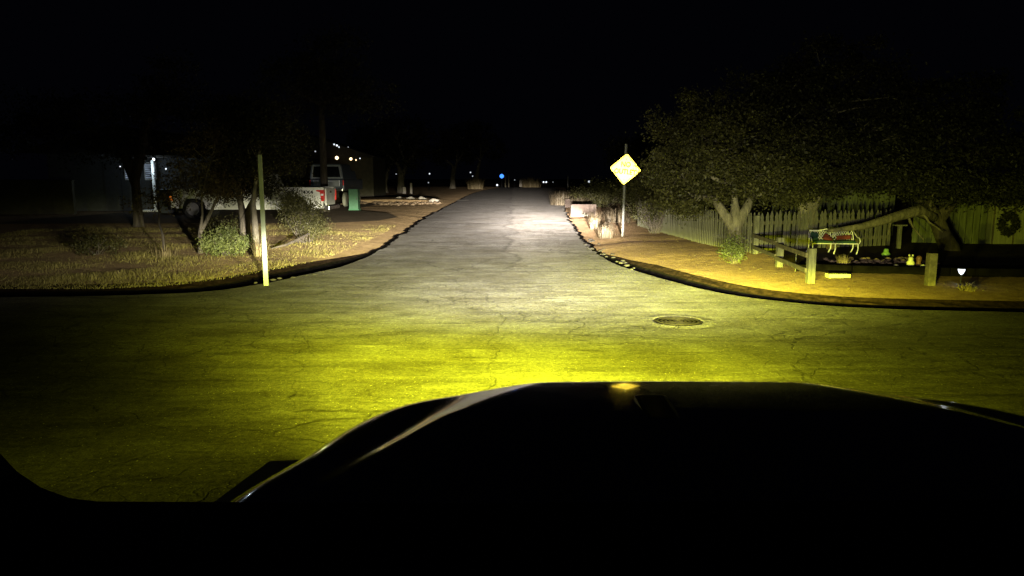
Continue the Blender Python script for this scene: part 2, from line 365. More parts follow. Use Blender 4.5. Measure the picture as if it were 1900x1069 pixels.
def offset_dirs(pts, sgn):
    o = []
    for i, p in enumerate(pts):
        a = pts[max(i - 9, 0)]; b = pts[min(i + 9, len(pts) - 1)]; d = (b - a).normalized(); o.append(Vector((-d.y, d.x)) * sgn)
    return o
LD = offset_dirs(LP, 1); RD = offset_dirs(RP, -1)
def kh(p): return 1.0 if p.y < 14.4 else (max(.10, 1 - (p.y - 14.4) / 3.2) if p.y < 30 else max(.03, .10 - (p.y - 30) / 150))      # the kerb peters out up the street
def strip(name, pts, dirs, prof, m, seed):
    vs = []; fs = []; n = len(prof); kw = WD[seed > 2]
    for i, (p, d) in enumerate(zip(pts, dirs)):
        s = kh(p)
        for j, (o, z) in enumerate(prof):
            jz = .02 * fbm(p.x * 3, p.y * 3, 1.0, seed + j) if 0 < j else 0
            jo = .035 * fbm(p.x, p.y, 3, seed + 3 * j) if 0 < j < n - 1 else 0
            q = p + d * (kw * o * (.10 + .90 * s) + jo * (.3 + .7 * s)); vs.append((q.x, q.y, z * s + jz * (1 if j < n - 1 else 0)))
    for i in range(len(pts) - 1):
        for j in range(n - 1): a = i * n + j; fs.append((a, a + 1, a + n + 1, a + n))
    me = bpy.data.meshes.new(name); me.from_pydata(vs, [], fs); bm = bmesh.new(); bm.from_mesh(me)
    for f in bm.faces:
        if f.normal.z < 0: f.normal_flip()
    bm.to_mesh(me); bm.free(); o = link(name, me, m); return o
WD = (1.0, .66)      # the right gutter is narrower
K1 = [(0, 0), (.05, -.045), (.22, -.10), (.45, -.115), (.64, -.09), (.74, -.03)]      # the gutter dips below the road; its shade is put into the colour
K2 = [(.74, -.03), (.79, -.014), (.85, .008), (.90, .028), (.95, .048)]
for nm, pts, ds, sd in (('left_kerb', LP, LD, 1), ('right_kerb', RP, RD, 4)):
    a = strip(nm + '_face', pts, ds, K1, M['dark_shade'], sd); b = strip(nm + '_top', pts, ds, K2, M['berm'], sd)
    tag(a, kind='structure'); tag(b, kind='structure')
def yard(name, pts, dirs, far, m, seed):
    cols = [0, .01, .02, .04, .06, .09, .13, .18, .24, .32, .42, .55, .7, .85, 1.0]
    vs = []; fs = []; n = len(cols); L = len(pts)
    idx = [i for i in range(L) if i % 2 == 0 or i == L - 1]
    for i in idx:
        p = pts[i]; d = dirs[i]; s = kh(p); q0 = p + d * (WD[seed > 2] * .95 * (.10 + .90 * s)); fx = Vector(far(p))
        for j, c in enumerate(cols):
            q = q0.lerp(fx, c); dist = (q - q0).length
            z = .05 * s * max(0, 1 - dist) + .10 * min(1, dist) + (.03 * fbm(q.x, q.y, .5, seed) + .012 * fbm(q.x, q.y, 2.2, seed)) * min(1, dist)
            vs.append((q.x, q.y, z))
    for i in range(len(idx) - 1):
        for j in range(n - 1): a = i * n + j; fs.append((a, a + 1, a + n + 1, a + n))
    me = bpy.data.meshes.new(name); me.from_pydata(vs, [], fs); bm = bmesh.new(); bm.from_mesh(me)
    for f in bm.faces:
        if f.normal.z < 0: f.normal_flip()
    bm.to_mesh(me); bm.free()
    me.polygons.foreach_set('use_smooth', [True] * len(me.polygons)); return tag(link(name, me, m), kind='structure')
def clampf(x, a, b): return max(a, min(b, x))
def farL(p):
    t = clampf((p.x + 12) / 9, 0, 1) if p.y < 15 else 1
    return (min(p.x, -6) - 14 - 60 * (1 if p.y > 20 else .25) * 1.0, p.y + (1 - t) * 110 + t * (14 if p.y < 20 else 20)) if p.x > -12 else (p.x * 1.3, 150)
yl = yard('left_yard', LP, LD, lambda p: (-95, 150) if p.x < -12 else ((-95, 150 - clampf((p.x + 12) / 8.8, 0, 1) * 110 + max(0, p.y - 15) * 1.0)), M['verge'], 1)
yr = yard('right_yard', RP, RD, lambda p: (95, 150) if p.x > 12 else ((95, 150 - clampf((12 - p.x) / 10, 0, 1) * 110 + max(0, p.y - 15) * 1.0)), M['dirt'], 4)

def gz(x, y, side):     # height of the yards away from the kerb
    return .10
# packed drive the white pickup stands on; dark planted bed; paint and smears on the road
tag(flat_poly('driveway', [[(-18, 25.6), (-11, 26.0), (-6.3, 26.2), (-5.0, 27.5), (-4.6, 30), (-5.6, 33.5), (-8, 37), (-8, 46), (-12, 48), (-18, 40)]], .165, M['drive']), kind='structure')
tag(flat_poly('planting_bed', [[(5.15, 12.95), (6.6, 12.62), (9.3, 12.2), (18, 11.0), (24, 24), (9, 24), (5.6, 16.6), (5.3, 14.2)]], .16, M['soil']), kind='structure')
def blob(cx, cy, lx, ly, rot, n=26, seed=1, z=.004, name='road_marking', m=None):
    pts = []
    for k in range(n):
        a = 2 * math.pi * k / n; r = 1 + .45 * mnoise.noise((math.cos(a) * 2 + seed, math.sin(a) * 2, seed))
        x, y = lx * r * math.cos(a), ly * r * math.sin(a); pts.append((cx + x * math.cos(rot) - y * math.sin(rot), cy + x * math.sin(rot) + y * math.cos(rot)))
    return tag(flat_poly(name, [pts], z, m or M['paint']), kind='structure')
blob(1.75, 29.0, .75, .16, -.12, seed=2); blob(1.15, 30.0, .35, .10, -.2, seed=6); blob(2.15, 28.4, .28, .12, -.5, seed=9)
blob(-4.2, 57.5, .95, 1.2, 0, seed=4)

# ------------------------------------------------------------------ scatter: grass on the verge, pebbles
def inside_left(x, y):      # distance outside the road on the left corner
    return x < np.interp(y, [10.9, 11.3, 12.15, 13.3, 14.75, 17.6, 21, 33, 50], [-6.5, -5.3, -4.7, -4.3, -3.9, -3.75, -3.8, -4.3, -4.6])
def blades(name, X, Y, Z, h, w, m, lean=.6, parent=None, hm=None):
    N = len(X); a = rng.uniform(0, 2 * np.pi, N); ln = rng.uniform(0, lean, N); b = rng.uniform(0, 2 * np.pi, N)
    H = h * rng.uniform(.4, 1.4, N) * (hm if hm is not None else 1)
    base = np.stack([X, Y, Z], 1); side = np.stack([np.cos(a), np.sin(a), 0 * a], 1) * w
    tip = base + np.stack([np.cos(b) * ln * H, np.sin(b) * ln * H, H], 1)
    return quads_mesh(name, np.stack([base - side, base + side, tip + side * .25, tip - side * .25], 1), m, parent)
N = 130000
u = rng.random(N); Y = 11.0 + 17 * u ** 1.6; X = -3.7 - 11.5 * rng.random(N) ** 1.1
dens = np.array([mnoise.noise((x * .7, y * .7, 3)) for x, y in zip(X, Y)])
k = inside_left(X, Y) & (dens > -.5 + rng.random(N) * .5) & (rng.random(N) < np.interp(X, [-9, -5], [1, .45])) & (Y < 23 + rng.random(N) * 4)
tag(blades('grass', X[k], Y[k], np.full(k.sum(), .09), .038, .004, M['turf'], 1.5, hm=(.6 + 2.2 * np.clip(dens[k] + .1, 0, 1))), 'short dry grass covering the left verge beside the pale pole', 'grass', kind='stuff')
N = 4200
X = np.concatenate([rng.uniform(2.6, 12, N // 2), rng.uniform(-12, -4, N // 2)]); Y = np.concatenate([rng.uniform(10.2, 30, N // 2), rng.uniform(12, 45, N // 2)])
xr = np.interp(Y, [9.9, 10.4, 11.2, 12.8, 15, 17.9, 22, 34], [5.6, 4.6, 3.9, 3.2, 2.6, 2.5, 2.5, 3.0])
k = np.where(X > 0, X > xr, inside_left(X, Y))
C = np.stack([X, Y, np.full(N, .12)], 1)[k]
tag(quads_mesh('fallen_leaves', leaf_quads(C, .013, .9), M['leaf_dry']), 'pebbles and fallen leaves scattered over the dirt', 'leaf litter', kind='stuff')

# ------------------------------------------------------------------ trees
def limb(p0, p1, r0, r1, mb, bend=.12, n=5, seg=7):
    p0 = Vector(p0); p1 = Vector(p1); L = (p1 - p0).length
    o = Vector([rnd.uniform(-1, 1) for _ in range(3)]) * L * bend; o.z = abs(o.z) * .7
    pts = [p0.lerp(p1, t) + o * math.sin(math.pi * t) + Vector([rnd.uniform(-1, 1) for _ in range(3)]) * L * .02 * (0 < t < 1) for t in [i / n for i in range(n + 1)]]
    mb.tube(pts, [r0 + (r1 - r0) * i / n for i in range(n + 1)], seg); return pts
def tree(name, label, base, forks, blobs, leaf, m_leaf, m_bark, r=.15, group=None, lean=None, cat='tree', sub=.185, per=None, flare=1.35):
    """forks: trunk tips; blobs: (cx,cy,cz,rx,ry,rz,clumps,leaves per clump)"""
    root = empty(name, base); B = Vector(base); tr = MB(); tips = []
    for q, rr in forks:
        q = Vector(q); mid = Vector(lean) if lean else Vector((0, 0, q.z * .45))
        pts = [Vector((0, 0, -.08)), Vector((0, 0, .05)) + mid * .1, mid * .55, mid, mid.lerp(q, .5) + Vector((rnd.uniform(-.05, .05), rnd.uniform(-.05, .05), 0)), q]
        tr.tube(pts, [r * flare, r * 1.12, r * .95, r * .86, rr * 1.1, rr * .8], 12); tips.append((q, rr))
    P = []
    for (cx, cy, cz, rx, ry, rz, nc, nl) in blobs:
        c = Vector((cx, cy, cz)); tip = min(tips, key=lambda t: (t[0] - c).length)
        main = limb(tip[0], c, tip[1] * .75, tip[1] * .3, tr) if (c - tip[0]).length > .15 else [tip[0], c]
        d = rng.normal(size=(nc, 3)); d /= np.linalg.norm(d, axis=1)[:, None]; rad = rng.random(nc) ** .38
        cc = np.array([cx, cy, cz]) + d * rad[:, None] * np.array([rx, ry, rz])
        gap = np.array([mnoise.noise(Vector(q + np.array(base)) * (1.5 if rx < 2 else .7)) for q in cc]); cc = cc[gap > -.24]; nc = len(cc)
        for i, q in enumerate(cc):
            if i < 13: limb(rnd.choice(main[2:] if len(main) > 3 else main), q, max(.012, tip[1] * .22), .005, tr, .1, 4, 5)
        nl = int(nl * (2.3 if m_leaf in (M['leaf'], M['leaf_d']) and leaf < .04 else 1.5)); idx = np.repeat(np.arange(nc), nl); sg = sub * rng.uniform(.45, 1.15, nc)[idx]
        P.append(cc[idx] + rng.normal(size=(len(idx), 3)) * sg[:, None] * np.array([1, 1, .7]))
    tr.build('trunk', m_bark, root, smooth=True)
    quads_mesh('crown', leaf_quads(np.concatenate(P), leaf), m_leaf, root)
    return tag(root, label, cat, group)
G1 = 'trees in the right garden'
tree('oak_tree', 'broad oak with pale forked trunk in front of the curved picket fence', (4.98, 16.5, .1),
     [((-.45, .1, 1.15), .10), ((.42, .25, 1.25), .10), ((0, .3, 1.5), .07)],
     [(-.95, 1.3, 1.75, .95, 1.3, .8, 60, 130), (.2, .9, 2.4, 1.3, 1.5, 1.0, 80, 130), (-.6, 1.9, 3.0, 1.1, 1.3, .75, 50, 120), (1.2, .6, 1.7, .9, 1.0, .5, 40, 120), (.1, .4, 1.35, .9, .8, .28, 26, 110), (-.9, 1.5, 1.2, .6, 1.0, .45, 34, 110), (1.2, .3, 1.32, .8, .6, .22, 30, 110), (.1, -.3, 1.75, 1.1, .7, .4, 50, 110)],
     .040, M['leaf'], M['bark_pale'], .17, G1)
tree('oak_tree', 'tallest oak with stout leaning trunk behind the garden bench', (6.75, 17.0, .1),
     [((-.2, .2, 2.0), .12), ((.7, .4, 2.1), .12)],
     [(-.4, .9, 3.1, 1.7, 1.6, 1.3, 85, 130), (.9, .9, 3.7, 1.7, 1.6, 1.35, 85, 130), (2.2, 1.0, 2.9, 1.4, 1.5, 1.2, 60, 130), (.5, .3, 2.1, 1.4, 1.1, .45, 45, 120), (1.9, .2, 2.2, 1.0, 1.0, .6, 34, 110), (.3, -.5, 1.62, 1.2, .6, .28, 44, 110), (-.6, -.4, 2.5, 1.3, .9, .6, 60, 110)],
     .042, M['leaf_d'], M['bark_pale'], .24, G1, lean=(.0, 0, .9))
t3 = tree('oak_tree', 'low spreading oak whose long limb reaches left in front of the picket fence', (9.7, 16.3, .1),
     [((-.9, .0, 1.35), .13), ((.5, .3, 1.9), .10)],
     [(-.9, .2, 1.75, 1.0, .9, .5, 46, 120), (.6, .3, 2.3, 1.5, 1.2, .9, 60, 120), (.9, -.3, 1.38, .95, .6, .26, 40, 120), (-.5, -.5, 1.5, 1.0, .5, .3, 44, 120), (2.4, .6, 2.2, 1.4, 1.2, .8, 40, 110), (.2, .8, 3.3, 1.4, 1.2, .8, 40, 110)],
     .042, M['leaf_d'], M['bark_dark'], .18, G1, lean=(-.35, 0, .7))
lb = MB(); lb.tube([(-.35, 0, .75), (-.95, -.25, .95), (-1.6, -.5, .80), (-2.3, -.62, .62), (-3.05, -.7, .53)], [.12, .13, .10, .075, .03], 10)
for a, b in (((-1.2, -.35, .9), (-1.0, -.7, .35)), ((-1.5, -.45, .85), (-1.75, -.7, .45)), ((-.9, -.2, .95), (-.55, -.6, .5)), ((-.5, -.1, .85), (-.7, -.5, 1.35))):
    limb(a, b, .035, .012, lb, .2)
lb.build('limb', M['bark'], t3, smooth=True)

G2 = 'trees on the left verge'
tree('small_tree', 'thin leafless sapling with dark trunk standing alone in the grass', (-7.39, 15.65, .1), [((-.05, 0, .95), .018)],
     [(-.25, .1, 1.25, .5, .5, .35, 20, 26), (.15, .1, 1.35, .5, .4, .35, 16, 26)], .026, M['leaf_dry'], M['bark_dark'], .028, G2, sub=.14, flare=1.1)
tree('small_tree', 'slender curved tree with pale grey trunk beside the green bush', (-6.85, 16.2, .1), [((.35, .15, 1.15), .035), ((.1, 0, 1.25), .02)],
     [(-.1, .2, 1.75, .8, .7, .45, 40, 60), (.45, .3, 1.45, .55, .5, .3, 24, 60), (.3, .3, 2.35, .8, .7, .45, 30, 60)], .026, M['leaf_dry'], M['bark'], .052, G2, sub=.17, lean=(.02, 0, .45), flare=1.1)
tree('oak_tree', 'dark oak with thick trunk in front of the white pickup', (-6.2, 17.2, .1), [((-.15, .1, 1.3), .07), ((.3, .2, 1.5), .06)],
     [(-.5, .5, 2.2, 1.1, 1.0, .8, 75, 90), (.5, .4, 2.4, .9, .9, .8, 55, 90), (-.1, .4, 1.55, .95, .7, .38, 40, 80), (-.2, .6, 3.0, .8, .8, .5, 34, 80)], .030, M['leaf_d'], M['bark'], .13, G2, sub=.2)
tree('small_tree', 'rough pale trunked tree just left of the pale pole', (-5.55, 16.0, .1), [((.0, .15, 1.5), .05)],
     [(.1, .4, 2.1, .7, .7, .6, 40, 80), (.1, .5, 2.9, .6, .6, .5, 26, 70)], .030, M['leaf_d'], M['bark_pale'], .075, G2, sub=.19, flare=1.2)
tree('big_tree', 'huge dark tree looming before the lit house at far left', (-12.6, 25.0, .1), [((-.6, .2, 3.0), .16), ((.5, 0, 3.4), .16)],
     [(-1.8, 0, 3.3, 1.9, 1.6, 1.0, 55, 70), (.9, .3, 4.3, 2.0, 1.6, 1.3, 60, 70), (-.3, .2, 2.7, 1.5, 1.2, .5, 32, 60), (-4.0, .3, 3.4, 1.9, 1.3, 1.0, 40, 60)], .05, M['leaf_d'], M['bark_dark'], .15, G2, sub=.3)
tree('big_tree', 'tall tree whose dark trunk stands in front of the pickup with the camper shell', (-8.85, 35.2, .1), [((0, 0, 5.0), .15)],
     [(-1.2, 0, 5.6, 2.2, 2, 1.2, 50, 60), (1.6, .2, 5.4, 2.0, 1.8, 1.1, 44, 60), (0, 0, 7.2, 2.2, 1.8, 1.2, 40, 60)], .07, M['leaf_d'], M['bark_dark'], .19, 'tall trees up the street', sub=.4)
G3 = 'distant trees up the left side of the street'
for i, (x, y, h, lab) in enumerate(((-13.85, 80.8, 5, 'distant tree with pale leaning trunk above the row of painted rocks'), (-11.9, 80.0, 6, 'distant tree with thick trunk just left of the two white markers'),
        (-8.9, 112, 7, 'distant tree with straight grey trunk left of the straw tuft at the road end'), (-5.6, 118, 8, 'distant tall bare trunked tree at the left edge where the road vanishes'),
        (-26, 70, 6, 'distant broad tree far beyond the camper shell pickup'), (-17.5, 95, 6, 'distant tree between the dark house and the painted rocks'))):
    tree('far_tree', lab, (x, y, 0), [((-.5 + .3 * i, 0, h * .5), .25), ((.6, 0, h * .55), .2)],
         [(-1.8, 0, h * .75, 2.8, 2.5, 1.8, 26, 50), (1.8, 0, h * .8, 2.6, 2.5, 1.8, 24, 50), (0, 0, h * 1.15, 2.4, 2.2, 1.5, 20, 50)], .16, M['leaf_d'], M['bark'], .42, G3, sub=.7)
for x, y, h, lab in ((12, 62, 5, 'dark tree far behind the warning sign on the right'), (16, 100, 7, 'dark far tree on the right where the street vanishes')):
    tree('far_tree', lab, (x, y, 0), [((0, 0, h * .5), .25)], [(-1.5, 0, h * .7, 2.6, 2.4, 1.8, 26, 50), (1.5, 0, h * .8, 2.6, 2.4, 1.8, 26, 50)], .14, M['leaf_d'], M['bark'], .35, 'dark trees up the right side of the street', sub=.7)

# ------------------------------------------------------------------ bushes and tufts
def bush(name, label, base, blobs, leaf, m, stems=7, cat='bush', group=None, sub=.10, m_st='bark_dark', sr=.010):
    root = empty(name, base); st = MB(); P = []
    for (cx, cy, cz, rx, ry, rz, nc, nl) in blobs:
        for _ in range(stems):
            q = (cx + rnd.uniform(-rx, rx) * .8, cy + rnd.uniform(-ry, ry) * .8, cz + rnd.uniform(0, rz))
            limb((rnd.uniform(-.08, .08) + cx * .3, rnd.uniform(-.06, .06), -.03), q, sr, .003, st, .12, 4, 5)
        d = rng.normal(size=(nc, 3)); d /= np.linalg.norm(d, axis=1)[:, None]
        cc = np.array([cx, cy, cz]) + d * (rng.random(nc) ** .4)[:, None] * np.array([rx, ry, rz]); idx = np.repeat(np.arange(nc), nl)
        P.append(cc[idx] + rng.normal(size=(len(idx), 3)) * sub)
    P = np.concatenate(P); P[:, 2] = np.maximum(P[:, 2], .015)
    st.build('stems', M[m_st], root); quads_mesh('foliage', leaf_quads(P, leaf), m, root); return tag(root, label, cat, group)
bush('bush', 'bright green leafy bush in the grass left of the pale pole', (-6.05, 15.7, .1), [(-.15, 0, .30, .42, .3, .24, 34, 60), (.25, -.05, .26, .32, .3, .2, 22, 60), (0, .1, .5, .25, .2, .12, 10, 50)], .024, M['leaf_l'], sub=.07)
bush('bush', 'low dark green bush between the two small trunks', (-6.75, 17.6, .1), [(0, 0, .42, .55, .4, .3, 36, 60)], .026, M['leaf'], sub=.1)
bush('bush', 'large ragged olive bush between the pale pole and the white pickup wheel', (-5.3, 18.9, .1), [(-.05, 0, .75, .55, .5, .42, 60, 80), (.25, 0, .42, .38, .35, .28, 30, 70), (-.35, .1, 1.15, .35, .3, .22, 20, 60)], .024, M['leaf'], sub=.1)
bush('bush', 'green leafy shrub at the foot of the pale forked oak', (4.28, 14.3, .1), [(0, 0, .24, .28, .22, .17, 26, 40), (.05, 0, .45, .14, .12, .08, 6, 26)], .022, M['leaf_l'], sub=.055)
bush('bush', 'twiggy half bare shrub right of the warning sign', (4.25, 22.3, .1), [(0, 0, .75, .75, .5, .45, 40, 36), (.4, .2, 1.2, .6, .5, .4, 30, 60)], .026, M['leaf'], stems=22, sub=.12, sr=.014)
bush('bush', 'dark hedge bush growing behind the concrete culvert ends', (4.9, 42, .1), [(-.3, 0, .7, 1.3, 1.0, .6, 60, 60), (1.6, 0, .9, 1.5, 1.0, .7, 60, 60)], .05, M['leaf'], sub=.2)
bush('bush', 'tall olive bush between the warning sign and the oak', (4.6, 26.5, .1), [(0, 0, 1.1, .9, .8, .8, 70, 70), (1.2, -1, 1.5, .9, .8, .8, 60, 70)], .035, M['leaf'], sub=.16)
bush('bush', 'low dark weeds at the far left of the verge', (-9.0, 16.0, .1), [(0, 0, .2, .6, .4, .16, 26, 50)], .024, M['leaf'], sub=.08)
def tuft(label, base, n, h, spread, m='straw', group=None, w=.006, lean=.75, name='grass_tuft'):
    a = rng.uniform(0, 2 * np.pi, n); r = spread * rng.random(n) ** .8
    X, Y = np.cos(a) * r, np.sin(a) * r; b = a + rng.normal(0, .5, n); H = h * rng.uniform(.45, 1.15, n); ln = lean * rng.random(n)
    base_ = np.stack([X, Y, 0 * X - .02], 1); sd = np.stack([-np.sin(b), np.cos(b), 0 * b], 1) * w
    midp = base_ + np.stack([np.cos(b) * ln * H * .3, np.sin(b) * ln * H * .3, H * .65], 1); tip = base_ + np.stack([np.cos(b) * ln * H, np.sin(b) * ln * H, H], 1)
    Q = np.concatenate([np.stack([base_ - sd, base_ + sd, midp + sd * .8, midp - sd * .8], 1), np.stack([midp - sd * .8, midp + sd * .8, tip + sd * .1, tip - sd * .1], 1)])
    o = quads_mesh(name, Q, M[m]); o.location = base; return tag(o, label, 'grass tuft', group)
GT = 'tufts of dry grass'
tuft('tall straw tuft at the road edge in front of the concrete culvert', (2.72, 24.2, .1), 260, .55, .16, m='straw_d', group=GT, w=.008)
tuft('bushy short straw tuft nearest the road just left of the sign post', (2.62, 20.6, .1), 300, .34, .2, m='straw_d', group=GT, w=.006)
tuft('thin straw tuft between the sign post and the road', (3.0, 22.9, .1), 140, .3, .16, m='straw_d', group=GT)
tuft('long wild straw behind the culvert at the road edge', (3.1, 45.5, .1), 420, .85, .8, m='straw_d', group=GT, w=.014)
tuft('scrubby straw patch beside the rear culvert end', (3.7, 40.0, .1), 260, .6, .5, m='straw_d', group=GT, w=.012)
tuft('dry grass patch between culvert and twiggy shrub', (4.0, 28.0, .1), 300, .5, .5, m='straw_d', group=GT, w=.01)
tuft('yellow grass clump behind the pale stepping slab', (5.95, 13.2, .16), 150, .22, .10, group=GT, w=.006, lean=.5)
tuft('small dry grass clump under the garden bench', (7.15, 16.5, .16), 90, .26, .1, group=GT, w=.006)
tuft('faint yellow tuft on the left edge where the road vanishes', (-5.3, 108, 0), 320, 1.6, 1.2, group=GT, w=.06)
tuft('pale weeds standing at the far end of the road', (3.4, 135, 0), 260, 1.7, 1.8, group=GT, w=.06)
tuft('sparse dry stalks at the foot of the dark sapling', (-7.2, 15.3, .1), 60, .3, .25, group=GT)
tuft('dry stalks against the rough pale trunk', (-5.4, 15.7, .1), 110, .38, .14, group=GT)
tuft('flattened straw spray under the lit garden lamp', (6.75, 10.85, .1), 90, .12, .1, group=GT, lean=3.5, w=.008)

# ------------------------------------------------------------------ white pickup (side on), pickup with shell
def wheel(parent, x, y, r=.40, w=.26, m='rubber', sgn=-1):
    t = MB(); t.lathe([(r * .62, -w / 2), (r * .9, -w / 2), (r, -w * .36), (r, w * .36), (r * .9, w / 2), (r * .62, w / 2)], (0, 0, 0), 28, 'Y')
    o = t.build('wheel', M[m], parent, smooth=False); o.location = (x, y, r)
    q = MB(); q.lathe([(r * .2, sgn * w * .30), (r * .55, sgn * w * .36), (r * .63, sgn * w * .52)], (0, 0, 0), 20, 'Y')
    for k in range(6):
        a = k * math.pi / 3; q.box((math.cos(a) * r * .36, sgn * w * .42, math.sin(a) * r * .36), (r * .5, .03, r * .13), Matrix.Rotation(-a, 3, 'Y'))
    q.build('rim', M['rim'], o); return o
def arc(cx, cz, r, a0, a1, n): return [(cx + r * math.cos(R(a0 + (a1 - a0) * i / n)), cz + r * math.sin(R(a0 + (a1 - a0) * i / n))) for i in range(n + 1)]
pk = empty('pickup_truck', (-13.1, 28.5, .17)); tag(pk, 'white four wheel drive pickup parked side on behind the left trees', 'pickup truck')
# local x runs nose (0) to tail (5.9), near side y=0, far side y=1.95
WB0, WB1, RW = .85, 4.80, .39
side = [(0.05, .45)] + arc(WB0, .39, .50, 180, 0, 12) + [(1.45, .36), (4.2, .36)] + arc(WB1, .39, .50, 180, 0, 12) + [(5.42, .34), (5.85, .42), (5.9, 1.18), (5.88, 1.21), (3.95, 1.21), (3.9, 1.17), (1.7, 1.17), (1.55, 1.20), (.35, 1.13), (.08, 1.02), (.0, .8)]
def shell_side(poly, y0, y1, inset):     # a solid with slightly rounded flanks
    b = MB(); b.prism(poly, y0, y1); return b
shell_side(side, 0.0, .30, 0).build('body_side', M['car_white'], pk, bevel=.012)
shell_side(side, 1.65, 1.95, 0).build('body_side', M['car_white'], pk, bevel=.012)
b = MB(); b.box((.78, .975, .95), (1.4, 1.346, .38)); b.build('bonnet', M['car_white'], pk, bevel=.03)
b = MB(); b.box((4.9, .975, .62), (1.92, 1.346, .06)); b.build('load_bed', M['black'], pk)
b = MB(); b.box((2.8, .975, .60), (2.6, 1.346, .5)); b.build('floor', M['black'], pk)
b = MB(); b.prism([(1.55, 1.10), (2.15, 1.72), (2.35, 1.77), (3.55, 1.77), (3.68, 1.70), (3.88, 1.17), (3.88, 1.10)], .16, 1.79); cab = b.build('cab', M['car_white'], pk, bevel=.02)
b = MB(); b.prism([(1.78, 1.20), (2.22, 1.66), (2.66, 1.68), (2.66, 1.20)], .148, .154); b.prism([(2.76, 1.20), (2.76, 1.68), (3.48, 1.68), (3.62, 1.20)], .148, .154); b.build('window', M['glass'], cab)
b = MB(); b.box((5.895, .975, .84), (.05, 1.34, .66)); tg = b.build('tailgate', M['car_white'], pk, bevel=.01)
b = MB(); b.box((5.925, .975, 1.02), (.02, .22, .07)); b.build('handle', M['black'], tg)
b = MB(); b.box((5.98, .975, .42), (.18, 1.78, .17)); bp = b.build('rear_bumper', M['chrome'], pk, bevel=.02)
b = MB(); b.box((5.98, .975, .512), (.15, 1.4, .012)); b.build('step_pad', M['black'], bp)
b = MB(); b.box((-.04, .975, .45), (.16, 1.9, .20)); b.build('front_bumper', M['chrome'], pk, bevel=.03)
b = MB(); b.box((-.03, .975, .80), (.06, 1.3, .34)); b.build('grille', M['chrome'], pk, bevel=.01)
for y, s in ((-.012, 1), (1.962, -1)):
    b = MB(); b.prism([(5.62, 1.06), (5.62, 1.11), (5.905, 1.11), (5.905, .68), (5.80, .68), (5.78, .82), (5.76, 1.02)], y - .004 * s, y + .03 * s); b.build('tail_light', M['tail'], pk)
    b = MB(); b.box((5.925, y + .06 * s, .90), (.015, .045, .38)); b.build('tail_light', M['tail'], pk)
    b = MB(); b.box((5.84, y - .006 * s, .93), (.10, .012, .07)); b.build('reversing_light', M['white'], pk)
    b = MB(); b.prism([(-.02, .66), (-.03, 1.0), (.10, 1.04), (.16, .7)], y - .004 * s, y + .04 * s); b.build('headlight', M['chrome'], pk)
    b = MB(); b.box((.06, y - .006 * s, .78), (.10, .02, .18)); b.build('turn_signal', M['amber'], pk)
b = MB(); b.box((2.0, -.13, 1.22), (.14, .22, .2)); b.build('mirror', M['black'], pk, bevel=.03)
for x0, yy, sg in ((WB0, .15, -1), (WB1, .15, -1), (WB0, 1.8, 1), (WB1, 1.8, 1)): wheel(pk, x0, yy, RW, .27, sgn=sg)
for x0 in (2.25, 3.15): b = MB(); b.box((x0, -.01, 1.0), (.2, .02, .035)); b.build('door_handle', M['black'], pk)
for x0 in (2.71, 3.86): b = MB(); b.box((x0, -.001, .80), (.012, .006, .8)); b.build('panel_gap', M['black'], pk)

def text(name, s, size, m, parent, M4, extr=.003, off=.0, sx=1.0):
    cu = bpy.data.curves.new(name, 'FONT'); cu.body = s; cu.size = size; cu.extrude = extr; cu.offset = off; cu.align_x = 'CENTER'; cu.align_y = 'CENTER'
    o = bpy.data.objects.new(name, cu); dg = bpy.context.evaluated_depsgraph_get(); COL.objects.link(o)
    bpy.context.view_layer.update(); me = bpy.data.meshes.new_from_object(o.evaluated_get(bpy.context.evaluated_depsgraph_get()))
    COL.objects.unlink(o); bpy.data.objects.remove(o); me.transform(Matrix.Diagonal((sx, 1, 1, 1))); me.transform(M4)
    me.materials.clear(); return link(name, me, m, parent)
text('decal', '4X4', .17, M['black'], pk, Matrix.Translation((5.30, -.006, 1.02)) @ Matrix.Rotation(R(90), 4, 'X'), off=.006, sx=1.35)

p2 = empty('pickup_truck', (-9.95, 40.0, .17)); tag(p2, 'dark raised pickup with camper shell seen from behind', 'pickup truck')
b = MB(); b.box((0, 2.6, 1.17), (1.86, 5.0, .62)); bd = b.build('body', M['car_dark'], p2, bevel=.06)
b = MB(); b.prism([(-.90, 1.49), (-.80, 2.22), (-.72, 2.30), (.72, 2.30), (.80, 2.22), (.90, 1.49)], .12, 2.4); sh = b.build('camper_shell', M['car_dark'], p2, bevel=.03)
b = MB()
for q in (((-.80, .095, 1.52), (-.70, .095, 2.18)), ((.80, .095, 1.52), (.70, .095, 2.18))): b.tube(q, .045, 6)
b.box((0, .095, 2.20), (1.44, .05, .06)); b.box((0, .095, 1.56), (1.56, .05, .07)); b.build('window_frame', M['car_grey'], sh)
b = MB(); b.prism([(-.74, 1.60), (-.66, 2.16), (.66, 2.16), (.74, 1.60)], .10, .108); b.build('window', M['glass'], sh)
b = MB(); b.box((0, .085, 1.27), (1.40, .04, .34)); b.build('tailgate', M['car_grey'], p2, bevel=.012)
for s in (-1, 1):
    b = MB(); b.box((s * .89, .085, 1.30), (.055, .05, .28)); b.build('tail_light', M['tail'], p2, bevel=.01)
b = MB(); b.box((0, -.03, .92), (1.8, .16, .15)); b.build('bumper', M['chrome'], p2, bevel=.03)
b = MB(); b.tube([(0, -.05, .84), (0, -.25, .78)], .03); b.build('tow_bar', M['black'], p2)
for x, y, mm in ((.80, .95, 'rubber_dust'), (-.80, .95, 'rubber'), (.80, 4.2, 'rubber'), (-.80, 4.2, 'rubber')):
    o = wheel(p2, 0, 0, .39, .22, mm, 1 if x > 0 else -1); o.rotation_euler = (0, 0, R(-90) if x > 0 else R(-90)); o.location = (x, y, .39)
